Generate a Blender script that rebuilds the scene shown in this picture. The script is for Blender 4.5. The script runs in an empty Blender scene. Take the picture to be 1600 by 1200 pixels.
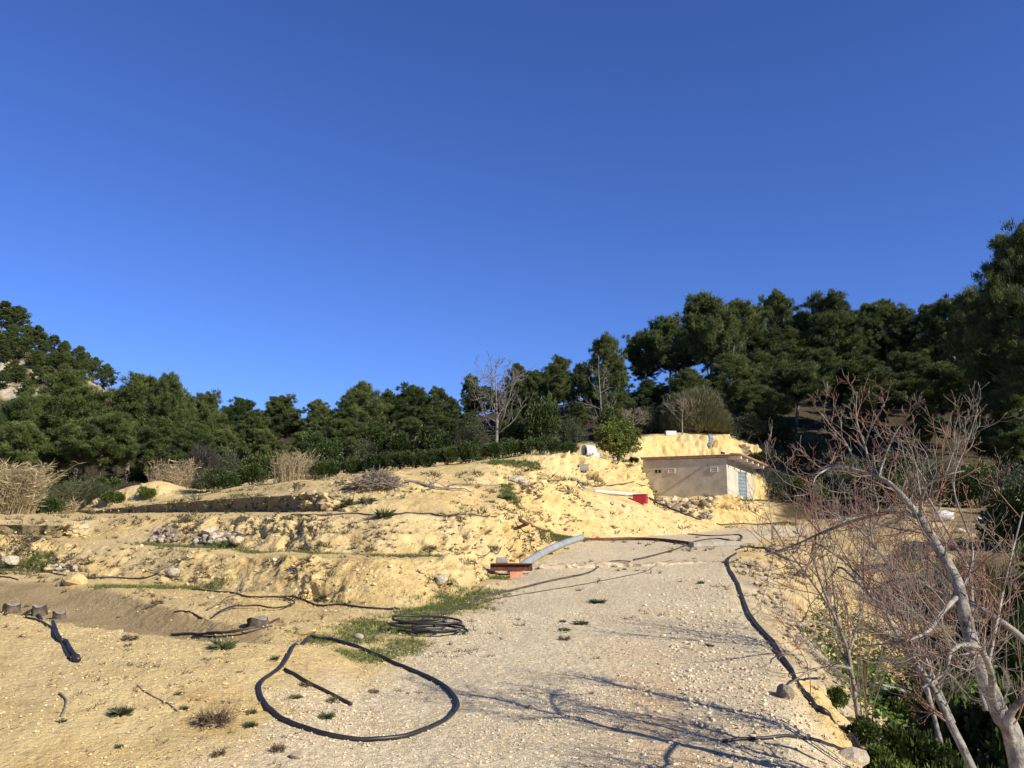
import bpy, math, random
import numpy as np
from mathutils import Vector
from mathutils.bvhtree import BVHTree

random.seed(7)
RNG = np.random.default_rng(11)
scene = bpy.context.scene
COL = scene.collection

# ------------------------------------------------------------------ camera
F = 1300.0                       # focal length in photo pixels (1600 wide)
PITCH = math.atan(200.0 / F)     # the camera looks slightly uphill
CP, SP = math.cos(PITCH), math.sin(PITCH)
EYE = 1.6
cam = bpy.data.cameras.new('camera')
cam.sensor_width = 36.0
cam.lens = F / 1600.0 * 36.0
cam.clip_start = 0.05
cam.clip_end = 3000
cam_ob = bpy.data.objects.new('camera', cam)
COL.objects.link(cam_ob)
cam_ob.location = (0, 0, EYE)
cam_ob.rotation_euler = (math.radians(90) + PITCH, 0, 0)
scene.camera = cam_ob

# ------------------------------------------------------------------ light
SUN_AZ, SUN_EL = 126.0, 31.0     # degrees clockwise from the view direction, and up
world = bpy.data.worlds.new('World')
scene.world = world
world.use_nodes = True
wn = world.node_tree
bg = wn.nodes['Background']
sky = wn.nodes.new('ShaderNodeTexSky')
sky.sky_type = 'NISHITA'
sky.sun_disc = False
sky.sun_elevation = math.radians(SUN_EL)
sky.sun_rotation = math.radians(SUN_AZ)
sky.altitude = 900
sky.air_density = 1.0
sky.dust_density = 0.1
sky.ozone_density = 4.0
tint = wn.nodes.new('ShaderNodeMix'); tint.data_type = 'RGBA'; tint.blend_type = 'MULTIPLY'
tint.inputs[0].default_value = 1.0
tint.inputs[7].default_value = (0.49, 0.645, 1.12, 1)      # the camera's deep blue rendering of a clear winter sky
wn.links.new(sky.outputs[0], tint.inputs[6])
wn.links.new(tint.outputs[2], bg.inputs[0])
bg.inputs[1].default_value = 0.075
sun = bpy.data.lights.new('sun', 'SUN')
sun.energy = 4.2
sun.angle = math.radians(0.53)
sun.color = (1.0, 0.93, 0.80)
sun_ob = bpy.data.objects.new('sun', sun)
COL.objects.link(sun_ob)
_az, _el = math.radians(SUN_AZ), math.radians(SUN_EL)
SUNV = Vector((math.sin(_az) * math.cos(_el), math.cos(_az) * math.cos(_el), math.sin(_el)))
sun_ob.rotation_euler = SUNV.to_track_quat('Z', 'Y').to_euler()
sun_ob.location = SUNV * 200
scene.view_settings.view_transform = 'Standard'
scene.view_settings.look = 'None'
scene.view_settings.exposure = 0.88
scene.view_settings.gamma = 1.0
scene.render.resolution_x = 1024
scene.render.resolution_y = 768

# ------------------------------------------------------------------ helpers
def pt(u, v, D):
    """world point at depth D (metres along +Y) seen at photo pixel u, v"""
    a, b = (u - 800) / F, (600 - v) / F
    t = D / (CP - b * SP)
    return Vector((a * t, D, EYE + t * (SP + b * CP)))

def ptz(u, D, z):
    c = D * CP + (z - EYE) * SP
    return Vector(((u - 800) / F * c, D, z))

_P = np.arange(512, dtype=np.int64)
_perm = np.random.default_rng(3).permutation(256)
_perm = np.concatenate([_perm, _perm, _perm])
_grad = np.random.default_rng(5).normal(size=(256, 3))
_grad /= np.linalg.norm(_grad, axis=1)[:, None]

def perlin(p):
    """3-D gradient noise, p (..., 3), about -0.7..0.7"""
    sh = p.shape[:-1]
    p = p.reshape(-1, 3)
    i = np.floor(p).astype(np.int64)
    f = p - i
    i &= 255
    w = f * f * f * (f * (f * 6 - 15) + 10)
    out = np.zeros(len(p))
    for dx in (0, 1):
        wx = w[:, 0] if dx else 1 - w[:, 0]
        for dy in (0, 1):
            wy = w[:, 1] if dy else 1 - w[:, 1]
            for dz in (0, 1):
                wz = w[:, 2] if dz else 1 - w[:, 2]
                h = _perm[_perm[_perm[(i[:, 0] + dx) & 255] + ((i[:, 1] + dy) & 255)] + ((i[:, 2] + dz) & 255)]
                g = _grad[h]
                out += wx * wy * wz * (g[:, 0] * (f[:, 0] - dx) + g[:, 1] * (f[:, 1] - dy) + g[:, 2] * (f[:, 2] - dz))
    return out.reshape(sh)

def sstep(a, b, x):
    t = np.clip((x - a) / (b - a), 0, 1)
    return t * t * (3 - 2 * t)

def make_mesh(name, V, faces, smooth=True, attrs=None):
    """faces: list of int arrays (n,3) or (n,4)"""
    me = bpy.data.meshes.new(name)
    V = np.asarray(V, dtype=np.float32)
    faces = [np.asarray(f, dtype=np.int32) for f in faces if len(f)]
    me.vertices.add(len(V))
    me.vertices.foreach_set('co', V.ravel())
    nl = sum(f.size for f in faces)
    npoly = sum(len(f) for f in faces)
    me.loops.add(nl)
    me.polygons.add(npoly)
    me.loops.foreach_set('vertex_index', np.concatenate([f.ravel() for f in faces]))
    tot = np.concatenate([np.full(len(f), f.shape[1], np.int32) for f in faces])
    st = np.concatenate([[0], np.cumsum(tot)[:-1]]).astype(np.int32)
    me.polygons.foreach_set('loop_start', st)
    me.polygons.foreach_set('use_smooth', np.full(npoly, smooth))
    if attrs:
        for k, arr in attrs.items():
            arr = np.asarray(arr, dtype=np.float32)
            if arr.ndim == 1:
                at = me.attributes.new(k, 'FLOAT', 'POINT')
                at.data.foreach_set('value', arr)
            else:
                at = me.attributes.new(k, 'FLOAT_COLOR', 'POINT')
                at.data.foreach_set('color', arr.ravel())
    me.update(calc_edges=True)
    return me

def tag(o, label=None, cat=None, group=None, kind=None):
    if label: o['label'] = label
    if cat: o['category'] = cat
    if group: o['group'] = group
    if kind: o['kind'] = kind
    return o

def link(name, me, mat=None, parent=None, loc=None):
    o = bpy.data.objects.new(name, me)
    COL.objects.link(o)
    if mat and me is not None and not me.materials:
        me.materials.append(mat)
    if parent is not None:
        o.parent = parent
    if loc is not None:
        o.location = loc
    return o

def empty(name, loc, rz=0.0):
    o = bpy.data.objects.new(name, None)
    o.empty_display_size = 0.2
    COL.objects.link(o)
    o.location = loc
    o.rotation_euler = (0, 0, rz)
    return o

class MB:
    """collects tubes, boxes and leaves into one mesh; 'tint' is a per-vertex number"""
    def __init__(self):
        self.v, self.q, self.t, self.tint, self.n = [], [], [], [], 0
    def add(self, V, q=None, t=None, tint=0.5):
        V = np.asarray(V, dtype=float).reshape(-1, 3)
        self.v.append(V)
        if q is not None and len(q): self.q.append(np.asarray(q) + self.n)
        if t is not None and len(t): self.t.append(np.asarray(t) + self.n)
        self.tint.append(np.broadcast_to(np.asarray(tint, dtype=float), (len(V),)))
        self.n += len(V)
    def tube(self, path, rad, sides=6, cap=True, tint=0.5):
        P = np.asarray([tuple(p) for p in path], dtype=float)
        n = len(P)
        R = np.broadcast_to(np.asarray(rad, dtype=float), (n,))
        T = np.gradient(P, axis=0)
        T /= np.linalg.norm(T, axis=1)[:, None] + 1e-9
        ref = np.array([0, 0, 1.0]) if abs(T[0][2]) < 0.9 else np.array([1.0, 0, 0])
        N = np.cross(T[0], ref); N /= np.linalg.norm(N)
        ang = np.arange(sides) / sides * 2 * math.pi
        rings = []
        for i in range(n):
            N = N - T[i] * N.dot(T[i]); N /= np.linalg.norm(N) + 1e-9
            B = np.cross(T[i], N)
            rings.append(P[i] + R[i] * (np.cos(ang)[:, None] * N + np.sin(ang)[:, None] * B))
        V = np.concatenate(rings)
        i = np.arange(n - 1)[:, None] * sides
        j = np.arange(sides)[None, :]
        k = (j + 1) % sides
        q = np.stack([i + j, i + k, i + sides + k, i + sides + j], -1).reshape(-1, 4)
        t = []
        if cap:
            V = np.concatenate([V, P[:1], P[-1:]])
            c0, c1 = n * sides, n * sides + 1
            for a in range(sides):
                b = (a + 1) % sides
                t.append((c0, b, a)); t.append((c1, (n - 1) * sides + a, (n - 1) * sides + b))
        self.add(V, q, t, tint)
    def box(self, c, ax, ay, az, tint=0.5):
        """box from a centre and three half-axis vectors"""
        c, ax, ay, az = (np.asarray(tuple(w), dtype=float) for w in (c, ax, ay, az))
        V = [c + sx * ax + sy * ay + sz * az for sz in (-1, 1) for sy in (-1, 1) for sx in (-1, 1)]
        q = [(0, 2, 3, 1), (4, 5, 7, 6), (0, 1, 5, 4), (2, 6, 7, 3), (0, 4, 6, 2), (1, 3, 7, 5)]
        self.add(V, q, None, tint)
    def mesh(self, name, smooth=True):
        return make_mesh(name, np.concatenate(self.v),
                         [np.concatenate(x) for x in (self.q, self.t) if x], smooth,
                         {'tint': np.concatenate(self.tint)})
    def build(self, name, mat, parent=None, smooth=True, bevel=0):
        o = link(name, self.mesh(name, smooth), mat, parent)
        if bevel:
            m = o.modifiers.new('bevel', 'BEVEL'); m.width = bevel; m.segments = 2
        return o

def unit(a):
    return a / (np.linalg.norm(a, axis=-1, keepdims=True) + 1e-9)

def spline(pts, n=8, closed=False):
    P = [Vector(p) for p in pts]
    out = []
    m = len(P)
    for i in range(m if closed else m - 1):
        if closed:
            p0, p1, p2, p3 = P[(i - 1) % m], P[i], P[(i + 1) % m], P[(i + 2) % m]
        else:
            p0, p1, p2, p3 = P[max(i - 1, 0)], P[i], P[i + 1], P[min(i + 2, m - 1)]
        for k in range(n):
            t = k / n
            out.append(0.5 * ((2 * p1) + (p2 - p0) * t + (2 * p0 - 5 * p1 + 4 * p2 - p3) * t * t + (3 * p1 - p0 - 3 * p2 + p3) * t ** 3))
    out.append(P[0].copy() if closed else P[-1].copy())
    return out

# ------------------------------------------------------------------ materials
def new_mat(name):
    m = bpy.data.materials.new(name)
    m.use_nodes = True
    nt = m.node_tree
    return m, nt, nt.nodes['Principled BSDF']

def N(nt, typ, **kw):
    n = nt.nodes.new(typ)
    for k, v in kw.items():
        setattr(n, k, v)
    return n

def noise_node(nt, scale, detail=4, rough=0.55, vec=None):
    n = N(nt, 'ShaderNodeTexNoise')
    n.inputs['Scale'].default_value = scale
    n.inputs['Detail'].default_value = detail
    n.inputs['Roughness'].default_value = rough
    if vec is not None:
        nt.links.new(vec, n.inputs['Vector'])
    return n

def ramp(nt, fac, stops):
    r = N(nt, 'ShaderNodeValToRGB')
    el = r.color_ramp.elements
    while len(el) < len(stops):
        el.new(0.5)
    for e, (p, c) in zip(el, stops):
        e.position = p
        e.color = (*c, 1) if len(c) == 3 else c
    nt.links.new(fac, r.inputs[0])
    return r

def mixc(nt, fac, a, b, blend='MIX'):
    m = N(nt, 'ShaderNodeMix', data_type='RGBA', blend_type=blend)
    for sock, val in ((0, fac), (6, a), (7, b)):
        if isinstance(val, (int, float)):
            m.inputs[sock].default_value = val
        elif isinstance(val, tuple):
            m.inputs[sock].default_value = (*val, 1)
        else:
            nt.links.new(val, m.inputs[sock])
    return m.outputs[2]

def mul(nt, a, b, op='MULTIPLY'):
    m = N(nt, 'ShaderNodeMath', operation=op)
    m.use_clamp = op != 'SUBTRACT'
    for i, val in enumerate((a, b)):
        if isinstance(val, (int, float)):
            m.inputs[i].default_value = val
        else:
            nt.links.new(val, m.inputs[i])
    return m.outputs[0]

def simple(name, c1, c2, scale=6.0, rough=0.8, bump=0.2, bscale=None, metal=0.0, spec=0.3, dist=0.01, detail=6):
    """two mottled tones with a fine relief"""
    m, nt, p = new_mat(name)
    tc = N(nt, 'ShaderNodeTexCoord')
    n = noise_node(nt, scale, detail, 0.62, tc.outputs['Object'])
    r = ramp(nt, n.outputs[0], [(0.32, c1), (0.68, c2)])
    nt.links.new(r.outputs[0], p.inputs['Base Color'])
    p.inputs['Roughness'].default_value = rough
    p.inputs['Metallic'].default_value = metal
    p.inputs['Specular IOR Level'].default_value = spec
    if bump:
        nb = noise_node(nt, bscale or scale * 4, 5, 0.6, tc.outputs['Object'])
        b = N(nt, 'ShaderNodeBump')
        b.inputs['Strength'].default_value = bump
        b.inputs['Distance'].default_value = dist
        nt.links.new(nb.outputs[0], b.inputs['Height'])
        nt.links.new(b.outputs[0], p.inputs['Normal'])
    return m

def foliage(name, dark, light, trans=0.25, rough=0.55, dry=None):
    """leaf material: tone from the per-leaf tint, a shift per tree, light through the leaf"""
    m, nt, p = new_mat(name)
    at = N(nt, 'ShaderNodeAttribute', attribute_name='tint')
    oi = N(nt, 'ShaderNodeObjectInfo')
    stops = [(0.0, dark), (0.8, light)]
    if dry: stops.append((1.0, dry))
    r = ramp(nt, at.outputs['Fac'], stops)
    hs = N(nt, 'ShaderNodeHueSaturation')
    mr = N(nt, 'ShaderNodeMapRange')
    mr.inputs[3].default_value = 0.485; mr.inputs[4].default_value = 0.515
    nt.links.new(oi.outputs['Random'], mr.inputs[0])
    nt.links.new(mr.outputs[0], hs.inputs['Hue'])
    mv = N(nt, 'ShaderNodeMapRange')
    mv.inputs[3].default_value = 1.2; mv.inputs[4].default_value = 0.78
    nt.links.new(oi.outputs['Random'], mv.inputs[0])
    nt.links.new(mv.outputs[0], hs.inputs['Value'])
    nt.links.new(r.outputs[0], hs.inputs['Color'])
    p.inputs['Roughness'].default_value = rough
    p.inputs['Specular IOR Level'].default_value = 0.25
    nt.links.new(hs.outputs[0], p.inputs['Base Color'])
    tr = N(nt, 'ShaderNodeBsdfTranslucent')
    nt.links.new(hs.outputs[0], tr.inputs[0])
    mx = N(nt, 'ShaderNodeMixShader')
    mx.inputs[0].default_value = trans
    nt.links.new(p.outputs[0], mx.inputs[1])
    nt.links.new(tr.outputs[0], mx.inputs[2])
    nt.links.new(mx.outputs[0], nt.nodes['Material Output'].inputs[0])
    return m

def ground_material():
    m, nt, p = new_mat('marl soil and gravel')
    geo = N(nt, 'ShaderNodeNewGeometry')
    pos = geo.outputs['Position']
    m1 = N(nt, 'ShaderNodeAttribute', attribute_name='mask')
    m2 = N(nt, 'ShaderNodeAttribute', attribute_name='mask2')
    s1 = N(nt, 'ShaderNodeSeparateColor'); nt.links.new(m1.outputs['Color'], s1.inputs[0])
    s2 = N(nt, 'ShaderNodeSeparateColor'); nt.links.new(m2.outputs['Color'], s2.inputs[0])
    big = noise_node(nt, 0.35, 5, 0.6, pos)
    mid = noise_node(nt, 2.2, 6, 0.65, pos)
    fine = noise_node(nt, 16, 5, 0.7, pos)
    grit = noise_node(nt, 60, 3, 0.7, pos)
    # marl: ochre yellow, mottled with paler crust and darker clods
    c = ramp(nt, mid.outputs[0], [(0.28, (0.36, 0.24, 0.09)), (0.48, (0.55, 0.395, 0.158)), (0.72, (0.65, 0.495, 0.225))]).outputs[0]
    c = mixc(nt, ramp(nt, big.outputs[0], [(0.4, (0, 0, 0)), (0.7, (1, 1, 1))]).outputs[0], c, mixc(nt, 0.5, c, (0.58, 0.47, 0.27)))
    c = mixc(nt, ramp(nt, fine.outputs[0], [(0.32, (1, 1, 1)), (0.46, (0, 0, 0))]).outputs[0], c, mixc(nt, 0.4, c, (0.22, 0.155, 0.075)))
    # gravel road: pale pinkish grey stones with orange soil showing
    vor = N(nt, 'ShaderNodeTexVoronoi'); vor.inputs['Scale'].default_value = 34
    nt.links.new(pos, vor.inputs['Vector'])
    vs = N(nt, 'ShaderNodeSeparateColor'); nt.links.new(vor.outputs['Color'], vs.inputs[0])
    g = ramp(nt, vs.outputs[0], [(0.0, (0.46, 0.37, 0.215)), (0.35, (0.595, 0.49, 0.295)), (0.8, (0.655, 0.55, 0.35)), (1.0, (0.72, 0.63, 0.45))]).outputs[0]
    g = mixc(nt, ramp(nt, big.outputs[0], [(0.35, (1, 1, 1)), (0.62, (0, 0, 0))]).outputs[0], g, mixc(nt, 0.5, g, (0.44, 0.335, 0.205)))
    g = mixc(nt, s2.outputs[2], g, mixc(nt, 0.55, g, (0.56, 0.36, 0.18)))
    col = mixc(nt, s1.outputs[0], c, g)
    # damp silt in the dug trench
    d = ramp(nt, mid.outputs[0], [(0.3, (0.29, 0.205, 0.095)), (0.7, (0.40, 0.30, 0.15))]).outputs[0]
    col = mixc(nt, s1.outputs[2], col, d)
    # thin green cover between the blades of grass
    gr = ramp(nt, fine.outputs[0], [(0.35, (0.13, 0.13, 0.045)), (0.65, (0.24, 0.22, 0.085))]).outputs[0]
    col = mixc(nt, mul(nt, s1.outputs[1], ramp(nt, fine.outputs[0], [(0.3, (0.3, 0.3, 0.3)), (0.6, (1, 1, 1))]).outputs[0]), col, gr)
    # forest litter, darkened to stand for shade under trees too, and limestone
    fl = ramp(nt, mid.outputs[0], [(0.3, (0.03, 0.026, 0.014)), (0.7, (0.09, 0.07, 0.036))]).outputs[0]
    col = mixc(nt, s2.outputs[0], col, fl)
    rk = ramp(nt, mid.outputs[0], [(0.3, (0.17, 0.14, 0.10)), (0.5, (0.34, 0.30, 0.235)), (0.75, (0.52, 0.47, 0.385))]).outputs[0]
    col = mixc(nt, s2.outputs[1], col, rk)
    nt.links.new(col, p.inputs['Base Color'])
    p.inputs['Roughness'].default_value = 0.95
    p.inputs['Specular IOR Level'].default_value = 0.1
    b1 = N(nt, 'ShaderNodeBump'); b1.inputs['Strength'].default_value = 0.75; b1.inputs['Distance'].default_value = 0.05
    nt.links.new(fine.outputs[0], b1.inputs['Height'])
    b2 = N(nt, 'ShaderNodeBump'); b2.inputs['Strength'].default_value = 0.7; b2.inputs['Distance'].default_value = 0.012
    nt.links.new(grit.outputs[0], b2.inputs['Height'])
    nt.links.new(b1.outputs[0], b2.inputs['Normal'])
    nt.links.new(b2.outputs[0], p.inputs['Normal'])
    return m

M = {}
M['ground'] = ground_material()
M['pine'] = foliage('pine needles', (0.030, 0.046, 0.015), (0.135, 0.170, 0.046), 0.22)
M['bark'] = simple('pine bark', (0.10, 0.075, 0.055), (0.26, 0.21, 0.165), 5, 0.9, 0.6, 18, dist=0.03)
M['leaf'] = foliage('glossy leaves', (0.024, 0.040, 0.011), (0.075, 0.105, 0.024), 0.15, 0.42)
M['gully'] = foliage('gully leaves', (0.035, 0.06, 0.013), (0.19, 0.28, 0.042), 0.28, 0.42)  # light tone raised to stand for sun on the leaves
M['citrus'] = foliage('citrus and sun tinted leaves', (0.045, 0.075, 0.015), (0.135, 0.172, 0.032), 0.25, 0.4, (0.33, 0.25, 0.03))  # also puts sunlight into the colour of some gully plants
M['scrub'] = foliage('grey green scrub', (0.040, 0.050, 0.026), (0.105, 0.120, 0.058), 0.15)
M['feather'] = foliage('olive feathery twigs', (0.07, 0.07, 0.032), (0.17, 0.17, 0.075), 0.2)
M['dryscrub'] = foliage('dry purple grey twigs', (0.036, 0.03, 0.027), (0.09, 0.077, 0.062), 0.1)
M['straw'] = foliage('dry straw', (0.20, 0.155, 0.075), (0.50, 0.41, 0.235), 0.25)
M['grass'] = foliage('short green grass', (0.075, 0.105, 0.024), (0.19, 0.215, 0.055), 0.3)
M['weed'] = foliage('small weeds', (0.055, 0.068, 0.03), (0.15, 0.17, 0.075), 0.2)
M['terrscrub'] = foliage('terrace tufts', (0.045, 0.042, 0.02), (0.15, 0.14, 0.06), 0.1)
M['dryweed'] = foliage('dry brown weeds', (0.06, 0.045, 0.03), (0.18, 0.135, 0.075), 0.15)
M['deadwood'] = simple('weathered grey wood', (0.11, 0.095, 0.08), (0.24, 0.215, 0.185), 6, 0.9, 0.4, 25)
M['palebark'] = simple('pale grey bark', (0.075, 0.065, 0.052), (0.40, 0.365, 0.305), 13, 0.85, 0.9, 34, dist=0.02, detail=8)
M['twig'] = simple('grey brown twigs', (0.13, 0.10, 0.075), (0.28, 0.23, 0.18), 9, 0.8, 0.0)
M['redtwig'] = simple('reddish shoots', (0.16, 0.075, 0.045), (0.30, 0.17, 0.11), 9, 0.7, 0.0)
M['hose'] = simple('black polyethylene', (0.012, 0.011, 0.011), (0.035, 0.03, 0.028), 5, 0.45, 0.0, spec=0.4)
M['dustyhose'] = simple('dusty black polyethylene', (0.028, 0.024, 0.02), (0.10, 0.08, 0.055), 5, 0.6, 0.0, spec=0.3)
M['pvc'] = simple('grey pvc', (0.20, 0.22, 0.225), (0.31, 0.325, 0.325), 4, 0.5, 0.0, spec=0.4)
M['whitepipe'] = simple('white pipe', (0.62, 0.61, 0.57), (0.78, 0.77, 0.74), 3, 0.45, 0.0)
M['rust'] = simple('rusty steel', (0.05, 0.02, 0.013), (0.17, 0.06, 0.032), 12, 0.8, 0.4, 40)
M['concrete'] = simple('weathered concrete', (0.20, 0.18, 0.14), (0.34, 0.31, 0.25), 6, 0.9, 0.5, 30)
M['paleconcrete'] = simple('sandy concrete', (0.36, 0.28, 0.17), (0.52, 0.42, 0.275), 7, 0.95, 0.6, 24)
M['plaster'] = simple('grey beige render', (0.36, 0.32, 0.235), (0.52, 0.475, 0.37), 1.6, 0.95, 0.5, 22, detail=10, dist=.02)
M['sunlitplaster'] = simple('sunlit copy of render', (0.55, 0.51, 0.40), (0.70, 0.66, 0.54), 2.0, 0.95, 0.3, 26, detail=9)  # lit copy of plaster for the sunny side; on no wall
M['terracotta'] = simple('terracotta roof edge', (0.24, 0.125, 0.075), (0.40, 0.235, 0.15), 6, 0.9, 0.4)
M['joist'] = simple('whitewashed joists', (0.52, 0.49, 0.43), (0.66, 0.63, 0.57), 6, 0.9, 0.2)
M['bluedoor'] = simple('faded blue grey steel', (0.13, 0.18, 0.21), (0.24, 0.31, 0.34), 5, 0.55, 0.1)
M['dark'] = simple('dark parts and hole shade', (0.012, 0.012, 0.014), (0.03, 0.03, 0.035), 5, 0.8, 0.0)  # dark parts; also the painted shade of openings
M['red'] = simple('faded red plastic', (0.30, 0.016, 0.02), (0.42, 0.03, 0.035), 6, 0.5, 0.1)
M['brick'] = simple('orange brick', (0.46, 0.18, 0.10), (0.60, 0.28, 0.17), 9, 0.9, 0.3)
M['blue'] = simple('blue grey drum', (0.10, 0.15, 0.20), (0.2, 0.26, 0.30), 6, 0.55, 0.1)
M['stone'] = simple('limestone', (0.34, 0.265, 0.165), (0.62, 0.535, 0.39), 5, 0.95, 0.7, 16, dist=0.03)
M['yellowstone'] = simple('ochre stone', (0.40, 0.29, 0.12), (0.60, 0.46, 0.22), 7, 0.95, 0.6, 25, dist=0.02)
M['darkstone'] = simple('grey weathered stone', (0.13, 0.10, 0.062), (0.34, 0.275, 0.19), 7, 0.95, 0.6, 25, dist=0.02)
M['clod'] = simple('marl clods', (0.40, 0.285, 0.12), (0.60, 0.46, 0.225), 3, 0.98, 0.6, 30, dist=0.01)
M['gravel'] = simple('gravel stones', (0.32, 0.265, 0.19), (0.60, 0.53, 0.42), 14, 0.95, 0.0)
M['whiteplastic'] = simple('white plastic', (0.46, 0.45, 0.42), (0.60, 0.595, 0.57), 4, 0.55, 0.1)
M['drum'] = simple('dull green grey drum', (0.17, 0.20, 0.18), (0.28, 0.31, 0.29), 5, 0.6, 0.1)
M['wire'] = simple('galvanised wire', (0.20, 0.19, 0.17), (0.34, 0.33, 0.30), 8, 0.5, 0.0, metal=0.3)
M['stumpend'] = simple('grey sawn wood', (0.20, 0.17, 0.13), (0.36, 0.315, 0.25), 14, 0.9, 0.3)
M['stumpbark'] = simple('dark stump bark', (0.025, 0.02, 0.014), (0.15, 0.118, 0.082), 9, 0.95, 0.8, 22, dist=0.02)

# ------------------------------------------------------------------ terrain
ZR_D = [-40, 0, 5, 8, 12, 17.6, 24, 30, 38, 45, 60]
ZR_Z = [-.5, 0, .03, .10, .27, .52, .71, .80, .88, .95, 1.1]
def zr(D):
    return float(np.interp(D, ZR_D, ZR_Z))

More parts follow.
